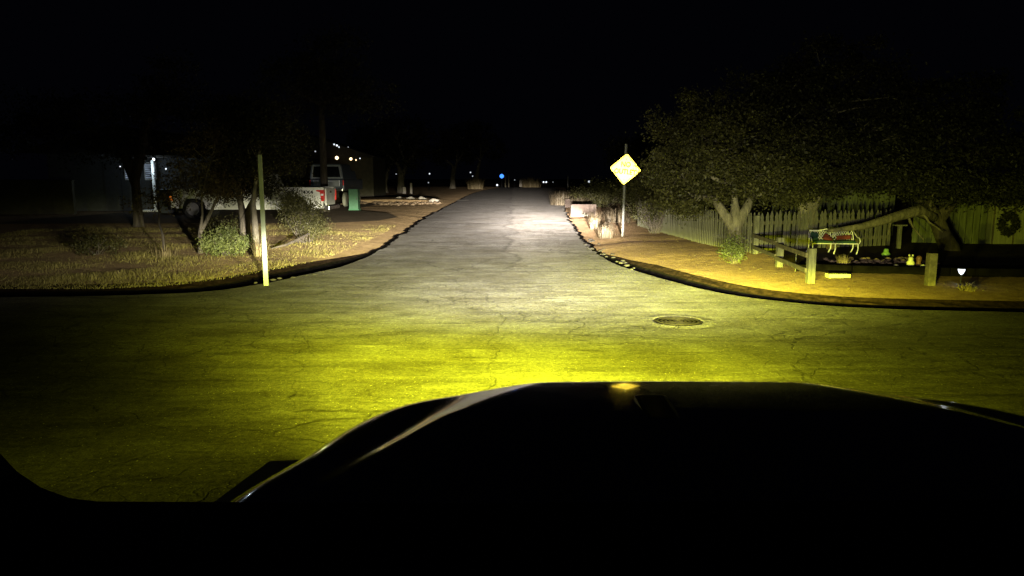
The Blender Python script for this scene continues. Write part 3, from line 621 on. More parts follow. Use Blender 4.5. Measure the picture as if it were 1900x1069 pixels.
b = MB(); b.prism([(2.5, 1.48), (2.55, 1.95), (3.6, 1.95), (4.1, 1.48)], -.8, .8, 'X'); b.build('cab', M['car_dark'], p2, bevel=.04)

# ------------------------------------------------------------------ green cabinet, bin, markers, rocks, culverts
o = empty('utility_box', (-7.75, 36.6, .12)); tag(o, 'green metal utility cabinet standing beside the drive', 'utility box')
b = MB(); b.box((0, 0, .56), (.44, .50, .96)); bb = b.build('cabinet', M['box'], o, bevel=.012)
b = MB(); b.box((0, 0, 1.05), (.48, .54, .035)); b.build('lid', M['box'], o, bevel=.01)
b = MB(); b.box((0, 0, .05), (.54, .58, .14), taper=(.86, .86)); b.build('base', M['box'], o, bevel=.008)
b = MB(); b.box((.16, -.262, .6), (.04, .02, .09)); b.build('latch', M['steel'], bb)
o = empty('wheelie_bin', (-15.45, 33.6, .1)); tag(o, 'dark wheelie bin beside the white porch post', 'bin')
b = MB(); b.box((0, 0, .56), (.78, .70, .98)); q = b.build('bin_body', M['bin'], o, bevel=.02)
for v in q.data.vertices:
    if v.co.z < .3: v.co.x *= .82; v.co.y *= .82
b = MB(); b.box((0, -.02, 1.09), (.88, .82, .07)); b.build('lid', M['bin'], o, bevel=.025)
b = MB(); b.box((.0, -.358, .92), (.16, .012, .06)); b.build('label_plate', M['white'], o)
for s in (-1, 1): b = MB(); b.lathe([(.12, -.03), (.12, .03)], (s * .36, .30, .13), 16, 'X'); b.build('wheel', M['rubber'], o)

def rock(label, base, s, m, seed, group, name='rock'):
    bm = bmesh.new(); bmesh.ops.create_icosphere(bm, subdivisions=3, radius=1)
    for v in bm.verts:
        n = mnoise.noise(v.co * 1.3 + Vector((seed * 7, 0, 0))) * .45 + mnoise.noise(v.co * 3.5 + Vector((seed, 5, 0))) * .16
        v.co = v.co * (1 + n); v.co.x *= s[0]; v.co.y *= s[1]; v.co.z = max(v.co.z, -.45) * s[2]
    me = bpy.data.meshes.new(name); bm.to_mesh(me); bm.free(); o = link(name, me, M[m]); o.location = (base[0], base[1], base[2] + s[2] * .4); return tag(o, label, 'rock', group)
GR = 'pale rocks lining the drive'
for i, (px, y, s, lab) in enumerate(((-7.9, 52, .24, 'leftmost of the four pale rocks lining the far drive'), (-7.05, 51.6, .27, 'second from left of the four pale rocks lining the far drive'),
                                    (-6.15, 51.2, .27, 'third from left of the four pale rocks lining the far drive'), (-5.1, 48.6, .24, 'pale rock nearest the road at the end of the rock line'))):
    rock(lab, (px, y, .12), (s * 1.15, s * .8, s * .85), 'stone', i + 1, GR)
V = MB()
for i in range(150):
    x = rnd.uniform(-10.2, -4.6); y = 46 + rnd.gauss(0, 1.0) + (x + 10) * .25; r = rnd.uniform(.05, .17)
    V.lathe([(r * .2, -.05), (r, .0), (r * rnd.uniform(.6, .9), r * .5), (r * .3, r * .75)], (x, y, .12), 7)
tag(V.build('rubble', M['rock']), 'band of small tan stones in front of the painted rocks', 'rubble', kind='stuff')
bm_ = MB(); bm_.prism([(-11, .05), (-10.5, .3), (-8, .34), (-5.6, .28), (-4.6, .08)], 48.5, 54.0); 
tag(bm_.build('dirt_bank', M['verge'], bevel=.05), kind='structure')
# broken kerb pieces at the right corner
for i in range(26):
    t = i / 25; x = 1.98 + .30 * (1 - t) * 0 + rnd.uniform(-.10, .30) + (0 if t < .5 else (t - .5) * .3); y = 21 - t * 7.0 + rnd.uniform(-.3, .3); s = rnd.uniform(.018, .045)
    if 17.4 < y: s *= 1.1
    rock('jagged lump of broken asphalt crumbling from the right road edge', (x + .02, y, .0), (s * 1.4, s, s * .7), 'lump', i + 20, 'broken asphalt lumps along the right road edge', name='asphalt_lump')
for i in range(7):
    rock('jagged lump of broken asphalt crumbling from the left road edge', (-4.26 + i * .13 + rnd.uniform(-.09, .05), 12.35 + i * .22 + rnd.uniform(-.1, .1), -.01), (rnd.uniform(.025, .06), .03, .02), 'lump', i + 60, 'broken asphalt lumps along the left road edge', name='asphalt_lump')

def culvert(label, cx, cy, w, h, hole, rz=0):
    o = empty('culvert_headwall', (cx, cy, .05), rz); tag(o, label, 'culvert', 'concrete culvert ends beside the road')
    outer = [(-w / 2, 0), (-w / 2, h * .96), (-w / 2 + .03, h), (w / 2 - .03, h), (w / 2, h * .96), (w / 2, 0)]
    poly = outer + ([] if not hole else [(hole + .05, 0)] + [(.05 + hole * math.cos(R(a)), hole * 1.1 * math.sin(R(a))) for a in range(15, 180, 15)] + [(.05 - hole, 0)])
    b = MB(); b.prism(poly, 0, .35); b.build('wall', M['conc'], o)
    if hole:
        b = MB(); b.lathe([(hole * .95, .05), (hole * .95, .9)], (.05, .0, hole * .1), 16, 'Y'); b.build('pipe', M['dark_shade'], o)  # closed plug; the dark inside of the pipe is put into its colour
        b = MB()
        for k in range(-2, 3): b.box((.05 + k * hole * .36, .03, hole * .5 * (1 - abs(k) * .18)), (.018, .018, hole * (1.0 - abs(k) * .2)))
        b.build('grate', M['stone'], o)
    return o
culvert('front concrete culvert end with arched pipe opening beside the road', 3.12, 32.4, 1.10, .54, .17)
culvert('rear concrete culvert end without visible pipe farther up the road', 3.72, 42.6, 1.32, .46, 0)

# ------------------------------------------------------------------ warning sign, left pole
o = empty('warning_sign', (3.15, 21.07, .08)); tag(o, 'yellow diamond warning sign on a steel post by the right road edge', 'road sign')
o.rotation_euler = (0, R(1.0), 0)
b = MB(); b.prism([(-.032, -.010), (-.020, .018), (.020, .018), (.032, -.010), (.024, -.012), (.014, .010), (-.014, .010), (-.024, -.012)], 0, 2.60, 'Z'); b.build('post', M['steel'], o)
yaw = -math.atan2(3.15 - .2, 21.07 - 1.0)
SM = Matrix.Translation((0, -.045, 1.90)) @ Matrix.Rotation(yaw, 4, 'Z') @ Matrix.Rotation(R(1.8), 4, 'X') @ Matrix.Rotation(R(4.5), 4, 'Y')
def rdiamond(s, r, n=4):
    P = []
    for k in range(4):
        a = R(90 * k + 0); c = Vector((math.cos(a), math.sin(a))) * (s - r * 1.414)
        for j in range(n + 1): t = a - R(45) + R(90) * j / n; P.append((c.x + r * math.cos(t), c.y + r * math.sin(t)))
    return P
b = MB(); b.prism(rdiamond(.435, .05), -.002, .002); pl = b.build('panel', M['sign'], o); pl.data.transform(SM)
b = MB(); P1 = rdiamond(.415, .045); P2 = rdiamond(.400, .04); n = len(P1)
b.add([(x, -.0045, z) for x, z in P1] + [(x, -.0045, z) for x, z in P2], [(i, (i + 1) % n, (i + 1) % n + n, i + n) for i in range(n)])
bo = b.build('border', M['sign_rim'], pl); bo.data.transform(SM)
for s_, z_, sz in (('NO', .125, .20), ('OUTLET', -.075, .19)):
    text('lettering', s_, sz, M['ink'], pl, SM @ Matrix.Translation((.0, -.004, z_)) @ Matrix.Rotation(R(90), 4, 'X'), extr=.001, off=.004, sx=.86)
b = MB(); b.lathe([(.012, -.052), (.012, -.04)], (0, 0, 0), 8, 'Y')
for z in (.28, -.30): q = MB(); q.lathe([(.013, -.014), (.013, -.004)], (0, 0, z), 8, 'Y'); q = q.build('bolt', M['steel'], pl); q.data.transform(SM)

o = empty('marker_pole', (-4.03, 12.0, -.03)); tag(o, 'tall pale marker pole standing at the left road edge', 'marker pole')
b = MB(); b.box((0, 0, 1.07), (.075, .035, 2.14), taper=(.86, .8)); b.build('post', M['pole'], o, bevel=.008)

# ------------------------------------------------------------------ fences on the right
def picket(h, w, m_, parent, p, yaw, tilt):
    b = MB(); b.prism([(-w / 2, 0), (-w / 2, h * .80), (-w * .36, h * .83), (-w * .52, h * .88), (0, h), (w * .52, h * .88), (w * .36, h * .83), (w / 2, h * .80), (w / 2, 0)], -.009, .009)
    o = b.build('picket', m_, parent); o.location = p; o.rotation_euler = (R(rnd.uniform(-1, 1)), R(tilt), yaw); return o
def picket_fence(label, path, n, h, w, group, hf=None):
    root = empty('picket_fence', (path[0][0], path[0][1], 0)); tag(root, label, 'fence', group); o0 = Vector((path[0][0], path[0][1], 0))
    seg = [(Vector(path[i]).to_3d(), Vector(path[i + 1]).to_3d()) for i in range(len(path) - 1)]; L = sum((b_ - a).length for a, b_ in seg)
    def at(s):
        for a, b_ in seg:
            l = (b_ - a).length
            if s <= l + 1e-6: return a.lerp(b_, s / l), (b_ - a)
            s -= l
        return seg[-1][1], seg[-1][1] - seg[-1][0]
    for i in range(n):
        p, d = at(L * i / (n - 1)); yaw = math.atan2(d.y, d.x)
        nrm = Vector((d.y, -d.x, 0)).normalized() * .022
        q = p - o0 + nrm * (1 if nrm.y < 0 else -1); q.z = .10 + rnd.uniform(-.01, .01)
        picket(h * rnd.uniform(.96, 1.03), w, M['wood'], root, q, yaw, rnd.uniform(-1.6, 1.6))
    for z in (.26, h * .72):
        for a, b_ in seg:
            c = (a + b_) / 2 - o0; d = b_ - a; r = MB(); r.box((c.x, c.y, z + .1), (d.length, .03, .07), Matrix.Rotation(math.atan2(d.y, d.x), 3, 'Z')); r.build('rail', M['wood_d'], root)
    return root
GF = 'picket fences round the right garden'
picket_fence('curved run of closely set pickets receding along the dirt verge', [(4.35, 25.5), (4.62, 21.5), (4.78, 19.0), (5.0, 17.3), (5.28, 16.1)], 84, .88, .062, GF)
picket_fence('row of wide pointed pickets behind the garden bench', [(5.34, 16.12), (6.6, 16.75), (8.9, 17.5)], 30, .92, .085, GF)
o = empty('wooden_post', (5.27, 15.98, .1)); tag(o, 'weathered corner post where the picket and rail fences meet', 'fence post'); b = MB(); b.box((0, 0, .42), (.11, .11, .84)); b.build('post', M['wood'], o, bevel=.012)
rf = empty('rail_fence', (4.72, 11.6, .1)); tag(rf, 'low two rail wooden fence running towards the corner post', 'fence')
PT = [(0, 0), (.27, 2.13), (.55, 4.30)]
for x, y in PT[:2]:
    b = MB(); b.box((x, y, .27), (.115, .115, .56)); b.build('post', M['wood'], rf, bevel=.012)
for i in range(2):
    for z, zz in ((.44, .42), (.20, .17)):
        b = MB(); a = Vector((PT[i][0] - .075, PT[i][1], z)); c = Vector((PT[i + 1][0] - .075, PT[i + 1][1], zz)); d = c - a
        b.box((a + c) / 2, (.035, d.length, .075), d.to_track_quat('Y', 'Z').to_matrix()); b.build('rail', M['wood_d'], rf, bevel=.005)
o = empty('wooden_post', (6.42, 11.25, .1)); tag(o, 'lone short wooden post in the dirt right of the figurines', 'fence post'); b = MB(); b.box((0, 0, .25), (.12, .12, .52)); b.build('post', M['wood_d'], o, bevel=.012)
o = empty('wire_stake', (4.98, 12.9, .1)); tag(o, 'thin bare wire stake beside the rail fence', 'stake'); b = MB(); b.tube([(0, 0, 0), (0, 0, .62)], .006, 6); b.build('rod', M['steel'], o)

def board_fence(label, a, b_, h, n, m, group=None, gap=.012):
    a = Vector(a).to_3d(); b_ = Vector(b_).to_3d(); d = b_ - a; L = d.length; yaw = math.atan2(d.y, d.x)
    o = empty('board_fence', (a.x, a.y, .05), yaw); tag(o, label, 'fence', group); w = L / n
    for i in range(n):
        hh = h + rnd.uniform(-.015, .015); q = MB(); q.prism([(i * w + gap / 2, 0), (i * w + gap / 2, hh - .03), (i * w + gap + .02, hh), ((i + 1) * w - gap - .02, hh), ((i + 1) * w - gap / 2, hh - .03), ((i + 1) * w - gap / 2, 0)], -.01, .01)
        q = q.build('board', m, o); q.location = (0, rnd.uniform(-.004, .004), 0)
    for z in (.3, h - .3): r = MB(); r.box((L / 2, .04, z), (L, .05, .09)); r.build('rail', M['wood_d'], o)
    return o
GB = 'tall board fences behind the right garden'
board_fence('tall green tinged board fence rising above the wide pickets', (7.2, 20.6), (10.5, 20.4), 1.75, 23, M['board'], GB)
board_fence('brighter board fence at the right behind the low oak limb', (9.9, 18.3), (11.44, 17.86), 1.2, 11, M['board'], GB)
sh = empty('garden_shed', (11.96, 17.95, .05)); tag(sh, 'pale green shed wall at the right edge of the photo', 'shed')
b = MB(); b.box((1.1, .9, .75), (3.0, 2.0, 1.5)); b.build('wall', M['shed'], sh)
b = MB(); b.prism([(-.5, 1.5), (-.55, 1.56), (1.1, 1.75), (2.75, 1.56), (2.7, 1.5)], -.25, 2.05); b.build('roof', M['roof'], sh)
b = MB()
for x in (-.36, .14, .64, 1.14): b.box((x, -.112, .75), (.03, .022, 1.48))
b.build('batten', M['wood_d'], sh)
o = empty('wreath', (11.80, 17.60, .66)); tag(o, 'dark round wreath hanging on the pale shed wall', 'wreath')
P = []; 
a = rng.uniform(0, 2 * np.pi, 1800); rr = .17 + rng.normal(0, .035, 1800); C = np.stack([np.cos(a) * rr, rng.normal(0, .03, 1800), np.sin(a) * rr * 1.2], 1)
quads_mesh('foliage', leaf_quads(C, .03), M['leaf_d'], o)
b = MB(); b.tube([(.17 * math.cos(R(t)), 0, .2 * math.sin(R(t))) for t in range(0, 361, 20)], .02, 6); b.build('ring', M['bark_dark'], o)

# timber edging; the shadow line behind the dirt is put into its colour
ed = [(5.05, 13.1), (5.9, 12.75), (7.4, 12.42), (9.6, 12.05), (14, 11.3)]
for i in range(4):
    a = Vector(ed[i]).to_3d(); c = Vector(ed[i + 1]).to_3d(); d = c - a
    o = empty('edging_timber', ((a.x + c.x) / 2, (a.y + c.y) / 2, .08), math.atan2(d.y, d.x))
    tag(o, ['short shade-black timber edging near the rail fence', 'shade-black timber edging behind the pale stepping slab', 'shade-black timber edging behind the lone short post', 'shade-black timber edging behind the lit garden lamp'][i], 'edging', 'shade-black timbers edging the planting bed')
    b = MB(); b.box((0, 0, .08), (d.length - .01, .10, .17)); b.build('timber', M['dark_shade'], o, bevel=.01)

# ------------------------------------------------------------------ bench, cushions, ornaments
bn = empty('garden_bench', (6.82, 15.75, .16), R(-9)); tag(bn, 'small white wrought iron love seat before the picket fence', 'bench')
HW, DP, SH, BH = .45, .30, .22, .50
def bez(p, q, r_, n=8): return [Vector(p) * (1 - t)**2 + Vector(q) * 2 * t * (1 - t) + Vector(r_) * t * t for t in [i / n for i in range(n + 1)]]
b = MB()
for x0, x1 in ((-HW, 0), (0, HW)):
    m_ = (x0 + x1) / 2 + .10
    b.tube(bez((x0, .10, BH - .03), (m_ - .1, .10, BH - .05), (m_ + .02, .10, BH)) + bez((m_ + .02, .10, BH), ((m_ + x1) / 2 + .06, .10, BH + .0), (x1, .04, SH + .03))[1:], .010, 6)
b.tube([(-HW, .04, SH), (HW, .04, SH)], .010, 6); b.tube([(-HW, .10, BH - .03), (-HW, .04, SH)], .010, 6)
bk = b.build('back_frame', M['iron'], bn, smooth=True)
b = MB()
for x0, x1 in ((-HW, 0), (0, HW)):
    for k in range(9):
        t = (k + .5) / 9; xa = x0 + (x1 - x0) * t; zt = BH - .03 - .06 * max(0, t - .7) * 3
        b.tube([(xa + .03, .095, zt), (max(x0, xa - .12), .05, SH + .04)], .0045, 4); b.tube([(max(x0 + .01, xa - .03), .093, zt - .01), (min(x1 - .02, xa + .10), .05, SH + .05)], .0045, 4)
b.build('lattice', M['iron'], bk)
b = MB(); b.tube(bez((-HW, -DP, SH), (-HW / 2, -DP - .03, SH), (0, -DP, SH)) + bez((0, -DP, SH), (HW / 2, -DP - .03, SH), (HW, -DP, SH))[1:], .011, 6)
for k in range(13): xa = -HW + 2 * HW * k / 12; b.tube([(xa, -DP, SH), (xa, .04, SH)], .005, 4)
b.build('seat', M['iron'], bn)
for s in (-1, 1):
    b = MB(); b.tube([(s * HW, .10, BH - .03), (s * (HW + .02), .0, SH + .17), (s * (HW + .03), -.12, SH + .12), (s * (HW + .03), -DP + .02, SH + .11), (s * (HW + .03), -DP - .03, SH + .05), (s * (HW + .02), -DP, SH)], .011, 6); b.build('armrest', M['iron'], bn, smooth=True)
for x, y in ((-HW, -DP), (0, -DP), (HW, -DP), (-HW, .04), (0, .04), (HW, .04)):
    b = MB(); b.tube([(x, y, SH), (x + .0, y - .01 if y < 0 else y + .01, .10), (x - .03, y + (-.03 if y < 0 else .05), .0)], [.013, .012, .016], 6); b.build('leg', M['iron'], bn, smooth=True)
def cushion(label, loc, d, rot, m):
    bm = bmesh.new(); bmesh.ops.create_cube(bm, size=1); bmesh.ops.subdivide_edges(bm, edges=bm.edges, cuts=5, use_grid_fill=True)
    for v in bm.verts:
        x, y, z = v.co * 2; f = max(0, 1 - x * x * .55) * max(0, 1 - y * y * .55); v.co.z = z * .5 * (.25 + .75 * f)
        v.co.x *= d[0]; v.co.y *= d[1]; v.co.z *= d[2]
    me = bpy.data.meshes.new('cushion'); bm.to_mesh(me); bm.free(); me.polygons.foreach_set('use_smooth', [True] * len(me.polygons))
    o = link('cushion', me, M[m]); o.location = loc; o.rotation_euler = rot; return tag(o, label, 'cushion', 'cushions on the garden bench')
def bl(x, y, z): return bn.matrix_basis @ Vector((x, y, z)) if False else Vector((6.82, 15.75, .16)) + Matrix.Rotation(R(-9), 3, 'Z') @ Vector((x, y, z))
cushion('dark green seat cushion on the left half of the bench', bl(-.24, -.14, SH + .03), (.38, .32, .07), (0, 0, R(-9)), 'green')
cushion('green seat cushion on the right half of the bench', bl(.22, -.14, SH + .03), (.38, .32, .07), (0, 0, R(-9)), 'green')
cushion('dark green back cushion leaning at the left end of the bench', bl(-.36, .0, SH + .12), (.16, .18, .05), (R(70), R(12), R(-9)), 'green')
cushion('red cushion standing in the middle of the bench', bl(-.10, -.06, SH + .09), (.20, .15, .06), (R(55), R(38), R(-9)), 'red')
cushion('long red bolster against the right half of the bench back', bl(.24, .0, SH + .11), (.30, .085, .05), (R(75), R(-4), R(-9)), 'red')
def figurine(label, loc, prof, m, extra=None, name='figurine'):
    o = empty(name, loc); tag(o, label, 'figurine', 'garden figurines by the timber edging'); b = MB(); b.lathe(prof, (0, 0, 0), 14); b.build('body', M[m], o, smooth=True)
    if extra: extra(o)
    return o
def ears(o):
    b = MB()
    for s in (-1, 1): b.lathe([(.002, -.02), (.014, -.012), (.017, 0), (.012, .012), (.002, .02)], (s * .03, 0, .235), 8)
    b.build('ear', M['cream'], o, smooth=True)
figurine('tallest pale yellow figurine with rounded base and two ears', (7.02, 12.95, .16), [(.07, 0), (.075, .03), (.055, .06), (.066, .09), (.062, .12), (.04, .15), (.042, .18), (.03, .205), (.005, .212)], 'cream', ears)
figurine('low pale yellow figurine below the brown one', (7.16, 12.80, .16), [(.06, 0), (.068, .025), (.05, .05), (.045, .075), (.02, .09), (.003, .095)], 'cream')
figurine('brown round headed figurine right of the tallest pale one', (7.22, 13.05, .16), [(.04, 0), (.045, .05), (.035, .11), (.045, .15), (.05, .18), (.035, .21), (.004, .22)], 'brown')
figurine('small white cup shaped figurine left of the others', (6.72, 12.85, .16), [(.035, 0), (.03, .03), (.042, .06), (.045, .075), (.02, .085), (.003, .086)], 'stone')
figurine('green frog like figurine beside the fence end', (7.72, 15.2, .16), [(.08, 0), (.085, .03), (.06, .06), (.045, .085), (.05, .11), (.035, .135), (.004, .14)], 'frog')
o = empty('garden_post', (8.75, 16.7, .1)); tag(o, 'pale post with flat cap at the end of the picket fence', 'post'); b = MB(); b.box((0, 0, .28), (.075, .075, .58)); b.build('post', M['wood'], o, bevel=.005); b = MB(); b.box((0, 0, .585), (.28, .12, .03)); b.build('cap', M['wood'], o)
o = empty('stepping_slab', (5.42, 12.2, .1)); tag(o, 'pale rectangular stepping slab lying in the dirt', 'slab'); b = MB(); b.box((0, 0, .03), (.36, .16, .08)); b.build('slab', M['cream'], o, bevel=.01)
for i in range(26):
    x = rnd.uniform(5.9, 8.3); y = 14.0 + rnd.uniform(-.5, .6)
    if i == 0: pass
V = MB()
for i in range(90):
    x = rnd.uniform(6.0, 7.9); y = 13.9 + rnd.uniform(-.4, .5); r = rnd.uniform(.03, .07); V.lathe([(r * .3, -.03), (r, 0), (r * .8, r * .5), (r * .3, r * .8)], (x, y, .165), 7)
tag(V.build('gravel', M['rock']), 'loose stones edging the flower bed in front of the bench', 'gravel', kind='stuff')
# lit garden lamp
lamp_m = glow('lamp_glow', (.85, .92, 1.0), 3.2)
o = empty('garden_lamp', (6.83, 11.15, .1)); tag(o, 'lit white cone shaped garden lamp on a short stake', 'garden lamp')
b = MB(); b.tube([(0, 0, -.02), (0, 0, .20)], .008, 6); b.build('stake', M['black'], o)
b = MB(); b.lathe([(.008, .19), (.03, .215), (.045, .25), (.05, .275)], (0, 0, 0), 16); b.build('lamp_shade', lamp_m, o, smooth=True)
b = MB(); b.lathe([(.054, .276), (.054, .29), (.02, .297)], (0, 0, 0), 16); b.build('cap', M['black'], o)
l = bpy.data.lights.new('garden_lamp_light', 'POINT'); l.energy = .25; l.color = (.85, .9, 1); l.shadow_soft_size = .03
lo = bpy.data.objects.new('garden_lamp_light', l); lo.location = (0, -.0, .16); lo.parent = o; COL.objects.link(lo)
for i, (x, y, rz, lab) in enumerate(((6.74, 10.95, .5, 'pale stick crossing under the garden lamp towards the right'), (6.80, 10.92, 2.4, 'pale stick crossing under the garden lamp towards the left'))):
    q = MB(); q.tube([(-.13, 0, 0), (0, .01, .03), (.13, 0, .0)], .009, 5); q = q.build('stick', M['straw']); q.location = (x, y, .125); q.rotation_euler = (0, 0, rz); tag(q, lab, 'stick', 'crossed sticks under the garden lamp')

# ------------------------------------------------------------------ manhole
o = empty('manhole', (2.04, 8.93, 0)); tag(o, 'round cast iron manhole cover sunk in the cross street', 'manhole cover')
b = MB(); n = 40
ring = [(.46, .001), (.38, .007), (.33, .009), (.305, .008), (.30, .002)]
b.lathe([(r, z) for r, z in ring][:1] + ring[1:], (0, 0, 0), n)
b.f = [f for f in b.f if len(f) == 4]; b.build('collar', M['asphalt'], o, smooth=True)
b = MB(); b.lathe([(.295, .002), (.295, .005), (.28, .006)], (0, 0, 0), n); cv = b.build('cover', M['iron_d'], o)
b = MB(); pr = [(.0, .006)]
for r in (.05, .10, .15, .20, .25): pr += [(r - .016, .006), (r - .012, .012), (r + .008, .012), (r + .012, .006)]
b.lathe([(max(.001, r), z) for r, z in pr], (0, 0, .001), n); b.build('tread', M['iron_d'], cv)
# fallen branch under the olive bush
q = MB(); q.tube([(-5.55, 17.0, .13), (-5.25, 17.15, .2), (-5.05, 17.5, .3), (-4.95, 18.0, .4)], [.012, .03, .035, .02], 7); q.tube([(-5.05, 17.5, .3), (-4.85, 17.35, .22)], [.025, .01], 6); tag(q.build('branch', M['bark_dark']), 'bent dead branch lying in the grass below the olive bush', 'branch')
# white tag hanging on the tree
o = empty('tree_tag', (-5.55, 16.6, 1.85)); tag(o, 'small white tag hanging among the dark leaves above the pickup', 'tag'); b = MB(); b.box((0, 0, 0), (.05, .008, .16)); b.build('plate', M['white'], o, bevel=.003); b = MB(); b.tube([(0, 0, .08), (0, .02, .35)], .003, 4); b.build('string', M['black'], o)

# ------------------------------------------------------------------ houses and far lights
hs = empty('house', (-20, 36.5, 0)); tag(hs, 'pale sided house at far left with lit blinds and a white porch post', 'house')
b = MB(); b.box((1.2, 2.6, 1.6), (8.0, 4.6, 3.0)); wl_ = b.build('wall', M['siding'], hs)
b = MB()
for k in range(22): b.box((1.2, .286, .3 + k * .135), (8.0, .02, .012))
b.build('siding_lap', M['siding'], wl_)
b = MB(); b.prism([(-3.2, 3.0), (1.2, 4.2), (5.6, 3.0), (5.6, 2.9), (-3.2, 2.9)], -1.2, 5.3); b.build('roof', M['roof'], hs)
blinds = bpy.data.materials.new('lit_blinds'); blinds.use_nodes = True; t = NT(blinds.node_tree); t.n.clear()
oo = t.n.new('ShaderNodeOutputMaterial'); em = t.n.new('ShaderNodeEmission'); tc = t.n.new('ShaderNodeTexCoord'); sp = t.n.new('ShaderNodeSeparateXYZ'); t.l.new(tc.outputs['Object'], sp.inputs[0])
st = t.m('SINE', t.m('MULTIPLY', sp.outputs[2], 62)); s2 = t.m('MULTIPLY', t.ramp(t.m('ADD', t.m('MULTIPLY', st, .5), .5), [(.25, .15), (.6, 1.0)]), t.ramp(t.noise(tc.outputs['Object'], 2.2, 3), [(.35, .25), (.7, 1.0)]))
em.inputs[0].default_value = (.62, .78, 1, 1); t.put(em.inputs[1], t.m('MULTIPLY', s2, .42)); t.l.new(em.outputs[0], oo.inputs[0])
for x0, x1 in ((1.02, 1.65), (2.0, 2.48)):
    b = MB(); b.box(((x0 + x1) / 2, .27, 2.05), (x1 - x0 + .1, .05, .85)); f_ = b.build('window', M['white'], hs); b = MB(); b.box(((x0 + x1) / 2, .235, 2.05), (x1 - x0, .02, .75)); b.build('blinds', blinds, f_)
b = MB(); b.box((3.12, -1.3, 1.35), (.10, .10, 2.5)); pp = b.build('porch_post', M['white'], hs)
b = MB(); b.box((3.45, -1.35, .16), (1.9, .9, .16)); b.build('porch_step', M['white'], hs)
b = MB(); b.box((3.1, -.9, 2.72), (3.4, 1.6, .1)); b.build('porch_ceiling', M['roof'], hs)
b = MB(); b.lathe([(.03, 0), (.05, .03), (.05, .09), (.02, .11)], (2.85, -.6, 2.55), 10); pl_ = b.build('porch_lamp', glow('porch_glow', (.8, .9, 1), 8), hs)
l = bpy.data.lights.new('porch_lamp_light', 'POINT'); l.energy = 28; l.color = (.75, .9, 1); l.shadow_soft_size = .05
lo = bpy.data.objects.new('porch_lamp_light', l); lo.location = (3.35, -1.85, 2.15); lo.parent = hs; COL.objects.link(lo)
o = empty('garden_wall', (-21.5, 33.5, 0)); tag(o, 'long low tan wall in the dark at far left', 'wall'); b = MB(); b.box((0, 0, .85), (3.6, .2, 1.5)); b.build('wall', M['tan'], o, bevel=.02); b = MB(); b.box((0, 0, 1.62), (3.7, .26, .05)); b.build('coping', M['tan'], o)
h2 = empty('house', (-17, 62, 0)); tag(h2, 'dark house beyond the camper shell pickup with warm porch lights', 'house')
b = MB(); b.box((0, 3, 1.7), (11, 6, 3.4)); b.build('wall', M['tan'], h2); b = MB(); b.prism([(-6, 3.4), (0, 5.3), (6, 3.4)], -.8, 6.6); b.build('roof', M['roof'], h2)
for x in (-1.2, 1.0): b = MB(); b.box((x, -1.4, 1.5), (.16, .16, 3.0)); b.build('porch_post', M['siding'], h2)
b = MB(); b.box((0, -1.4, 3.1), (3.6, .3, .24)); b.build('porch_beam', M['siding'], h2)
def P3(px, py, D):     # a point seen D metres ahead, used to place far lamps and reflectors
    u = px - 950; v = py - 534.5; p = R(8.5); dz = -1372 * math.sin(p) - v * math.cos(p); dy = 1372 * math.cos(p) - v * math.sin(p); t = D / dy
    return Vector((u * t, D, 1.75 + dz * t))
def farglow(label, p, r, colr, s, name='far_glow', cat='lamp', group=None, post=True):
    o = empty(name, (p.x, p.y, 0)); tag(o, label, cat, group)
    b = MB(); b.lathe([(r * .2, -r), (r * .85, -r * .5), (r, 0), (r * .85, r * .5), (r * .2, r)], (0, 0, p.z), 10); b.build('bulb', glow('glow_' + name, colr, s), o)
    if post: b = MB(); b.tube([(0, .0, -.1), (0, 0, max(.05, p.z - r * .95))], r * .35, 6); b.build('post', M['black'], o)
    return o
WARM = (1, .72, .38); COOL = (.85, .92, 1)
GL = 'small lights far up the street'
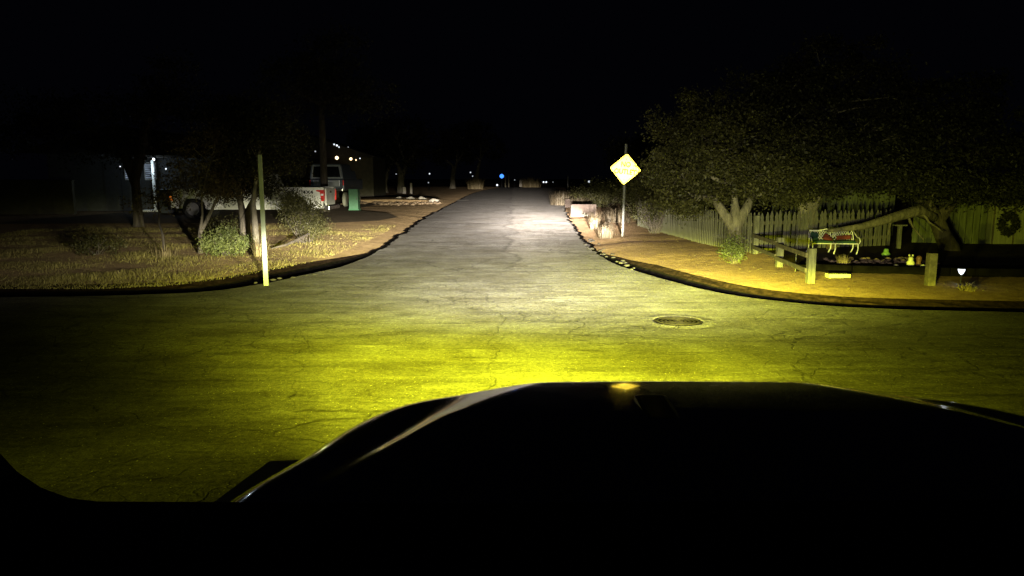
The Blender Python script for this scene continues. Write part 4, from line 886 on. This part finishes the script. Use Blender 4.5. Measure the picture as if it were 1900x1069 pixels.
for px, py, D, r, c, s, lab in ((625, 293, 60.4, .14, WARM, 4, 'largest warm porch light above the camper shell pickup'), (651, 295, 60.4, .12, WARM, 3, 'second warm porch light right of the largest one'),
        (660.5, 297, 60.4, .06, WARM, 2.5, 'small warm light right of the two porch lights'), (668, 294, 60.4, .05, COOL, 1.5, 'tiny white light farthest right of the porch lights'),
        (620, 268, 60.0, .07, COOL, 1.2, 'left one of the white lamps above the porch lights'), (625, 270, 60.0, .08, COOL, 1.6, 'middle one of the white lamps above the porch lights'), (629, 273, 60.0, .06, COOL, 1.2, 'right one of the white lamps above the porch lights'),
        (585, 281, 58, .06, COOL, .5, 'faint white lamp under the dark porch beam'), (646, 273, 60, .03, COOL, .8, 'tiny dim speck right of the white lamps'),
        (931, 327, 140, .40, (.05, .22, 1), 2.2, 'bright blue light beyond the end of the road'), (1008.5, 338, 150, .17, COOL, 1.6, 'left one of a pair of glowing white reflectors beyond the road'), (1013.5, 338, 150, .17, COOL, 1.8, 'right one of a pair of glowing white reflectors beyond the road'),  # this white pair and the next spot are reflectors given their own glow
        (922.5, 343.5, 138, .17, COOL, 2, 'small glowing white reflector low at the left end of the road'), (797, 322.5, 95, .10, COOL, 1, 'small white light above the two white markers'), (795, 339, 95, .08, COOL, .5, 'dim blue white light just above the ground right of the markers'),
        (873, 320, 120, .12, COOL, .8, 'upper pale speck beside the distant tall trunk'), (877, 327, 120, .10, COOL, .6, 'lower pale speck beside the distant tall trunk'), (735, 323, 90, .07, COOL, .6, 'pale speck between the two distant leaning trunks'),
        (955, 334, 140, .10, COOL, .4, 'faint pale speck right of the blue light'), (1026, 338, 150, .10, COOL, .3, 'faintest speck right of the pair of reflectors'), (223, 309, 36, .03, COOL, 1.5, 'tiny white light left of the lit blinds'), (308, 313.5, 34.5, .04, COOL, 2, 'small white light right of the porch post'), (1093, 337, 80, .12, COOL, .8, 'pale glint above the bushes left of the warning sign')):
    farglow(lab, P3(px, py, D), r, c, s, group=GL, post=py > 300)
for px, py, D, r, s in ((1600, 303, 24, .03, 1.0), (1604, 307, 24, .035, 1.6), (1609, 309, 24, .025, 1.2), (1594, 300, 24, .018, .6)):
    pass
o = farglow('cluster of bluish lights glimpsed through the leaves of the tallest oak', P3(1604, 306, 23), .045, (.75, .82, 1), 1.4, name='string_light', post=False)
b = MB()
for dx, dz in ((-.13, .09), (-.07, .03), (.07, -.03), (.11, .02), (.02, .10)):
    c_ = P3(1604, 306, 23); b.lathe([(.004, -.02), (.02, 0), (.004, .02)], (dx, 0, c_.z + dz), 7)
b.build('bulb', glow('string_glow', (.75, .82, 1), .9), o)
GM = 'small posts along the street'
for px, D, w, h, m, lab in ((753, 76, .36, .75, 'stone', 'short stubby white marker at the foot of the distant thick trunk'), (765.5, 76, .24, 1.15, 'stone', 'taller thin white marker right of the stubby one'),
        (938, 132, .25, 2.2, 'wood_d', 'dim left post of a pair at the end of the road'), (944, 132, .25, 2.2, 'wood_d', 'dim right post of a pair at the end of the road'), (967, 138, .7, 1.3, 'stone', 'pale bucket shaped post right of the dim pair of posts'), (1052, 100, .16, 1.9, 'steel', 'thin grey post at the right side of the road end')):
    x = (px - 950) / 1372 * D * 1.005; o = empty('marker_post', (x, D, .0)); tag(o, lab, 'post', GM); b = MB(); b.box((0, 0, h / 2 + .05), (w, w * .6, h), taper=(.85, .85)); b.build('post', M[m], o, bevel=.02)

# ------------------------------------------------------------------ the car the photo is taken from: bonnet, flare, dash
car = empty('off_road_vehicle', (.45, 0, 0)); tag(car, 'black bonnet and dashboard of the car the photo is taken from', 'vehicle')
for nm, lo in LAMPS: lo.parent = car; lo.location.x -= .45; COL.objects.link(lo)
yk = [.6, .9, 1.3, 1.53, 1.8, 1.97, 2.09, 2.165, 2.205, 2.22]; wk = [1.10, 1.07, 1.01, .945, .885, .81, .70, .565, .37, .0]
def halfw(y): return float(np.interp(y, yk, wk))
poly = [Vector((wk[i], yk[i])) for i in range(len(yk))]
dense = catmull([(w_, y_) for w_, y_ in zip(wk, yk)], .02)
DP_ = np.array([[p.x, p.y] for p in dense])
nu, nv = 90, 90; vs = []; fs = []
def crown_(u_, y_): # distance from the outline
    A = np.array([abs(u_), y_]); return float(np.min(np.linalg.norm(DP_ - A, axis=1)))
yw = np.array([p.y for p in dense]); ww = np.array([p.x for p in dense])
for j in range(nv + 1):
    ty = 1 - (1 - j / nv) ** 1.7; y = .62 + (2.222 - .62) * ty
    hw = float(np.interp(y, yw, ww))
    for i in range(nu + 1):
        s_ = 2 * i / nu - 1; u_ = math.copysign(1 - (1 - abs(s_)) ** 1.5, s_) * hw
        d = crown_(u_, y); r = .13
        z = 1.225 - .035 * (y - .6) - .055 * (max(0, y - 1.0) / 1.25) ** 3 - .012 * (u_ / 1.0) ** 2
        wd = .07 + .20 * max(0, min(1, (y - 1.55) / .5)); e = max(0, min(1, (.45 + (2.1 - y) * .42 + wd * .6 - abs(u_)) / wd)); e = e * e * (3 - 2 * e); z += .026 * e * max(.15, min(1, (y - 1.1) / .6)) * min(1, max(0, (2.20 - y) / .10))
        q = max(0, 1 - d / r); z -= r * .9 * (1 - math.sqrt(max(0, 1 - q * q)))
        vs.append((u_ * (1.07 if u_ > 0 else 1), y, z))
for j in range(nv):
    for i in range(nu): a = j * (nu + 1) + i; fs.append((a, a + 1, a + nu + 2, a + nu + 1))
b = MB(); b.v = vs; b.f = fs; hd = b.build('bonnet', M['hood'], car, smooth=True)
# skirt below the bonnet edge: wing side and nose
b = MB(); rim = [(p.x, p.y) for p in dense]; full = [(-x, y) for x, y in rim] + [(x, y) for x, y in reversed(rim)]
for i in range(len(full) - 1):
    (x0, y0), (x1, y1) = [(x * (1.07 if x > 0 else 1), y) for x, y in (full[i], full[i + 1])]
    f0 = [1.225 - .035 * (y - .6) - .055 * (max(0, y - 1.0) / 1.25) ** 3 - .012 * x * x - .117 for x, y in ((x0, y0), (x1, y1))]
    b.add([(x0, y0, f0[0]), (x1, y1, f0[1]), (x1 * 1.02, y1 + .01, .62), (x0 * 1.02, y0 + .01, .62)], [(0, 1, 2, 3)])
b.build('body_side', M['hood'], car, smooth=True)
for s in (-1, 1):
    b = MB(); path = [(s * 1.08, .85, .90), (s * 1.08, 1.15, .98), (s * 1.05, 1.55, .99), (s * 1.02, 1.95, .955), (s * .99, 2.07, .89), (s * .98, 2.12, .70)]
    sec = [(-.13, .0), (-.10, .03), (.10, .02), (.13, -.03), (.13, -.09), (-.13, -.06)]
    for i, p in enumerate(path):
        for a, c in sec: b.v.append((p[0] + a * s + (.06 if s > 0 else 0), p[1], p[2] + c))
    for i in range(len(path) - 1):
        for k_ in range(6): a = i * 6 + k_; c = i * 6 + (k_ + 1) % 6; b.f.append((a, c, c + 6, a + 6))
    b.f.append(tuple(range(6))); b.f.append(tuple((len(path) - 1) * 6 + k_ for k_ in range(6))); b.build('wheel_flare', M['black'], car)
    w_ = MB(); w_.lathe([(.25, -.13), (.37, -.13), (.40, -.09), (.40, .09), (.37, .13), (.25, .13)], (0, 0, 0), 28, 'X'); w_ = w_.build('wheel', M['rubber'], car); w_.location = (s * .99, 1.55, .40)
    b = MB(); b.lathe([(.02, .02), (.085, .0), (.09, -.05)], (s * .50, 2.10, .93), 20, 'Y'); b.build('headlight', M['glass'], car)
    b = MB(); b.lathe([(.02, .02), (.05, .0), (.055, -.05)], (s * .61, 2.54, .56), 16, 'Y'); b.build('fog_light', M['amber'], car)
b = MB(); b.box((0, 2.42, .55), (1.7, .18, .2)); b.build('front_bumper', M['black'], car, bevel=.03)
b = MB(); b.box((0, 2.22, .82), (1.3, .04, .36))
for k in range(7): b.box((-.3 + k * .1, 2.25, .84), (.03, .03, .3))
b.build('grille', M['black'], car)
# small low block on the bonnet
b = MB(); b.box((-.10, 1.72, 1.195), (.085, .20, .022)); b.build('bonnet_block', M['hood_b'], car, smooth=False, bevel=.012)
# dashboard with the rounded window corner at lower left
dz = [(-1.4, .7), (-1.4, 2.2), (-1.20, 2.2), (-1.10, 1.9), (-1.045, 1.62), (-1.02, 1.52)] + [(-1.02 + .12 * (1 - math.cos(R(a))), 1.52 - .118 * math.sin(R(a))) for a in range(15, 91, 15)] + [(-.5, 1.400), (.2, 1.405), (1.2, 1.40), (1.2, .7)]
b = MB(); b.prism(dz, .50, .76); b.build('dashboard', M['black'], car, bevel=0)
b = MB(); b.box((.1, .35, 1.12), (2.4, .35, .45)); b.build('dash_shelf', M['black'], car, bevel=.03)
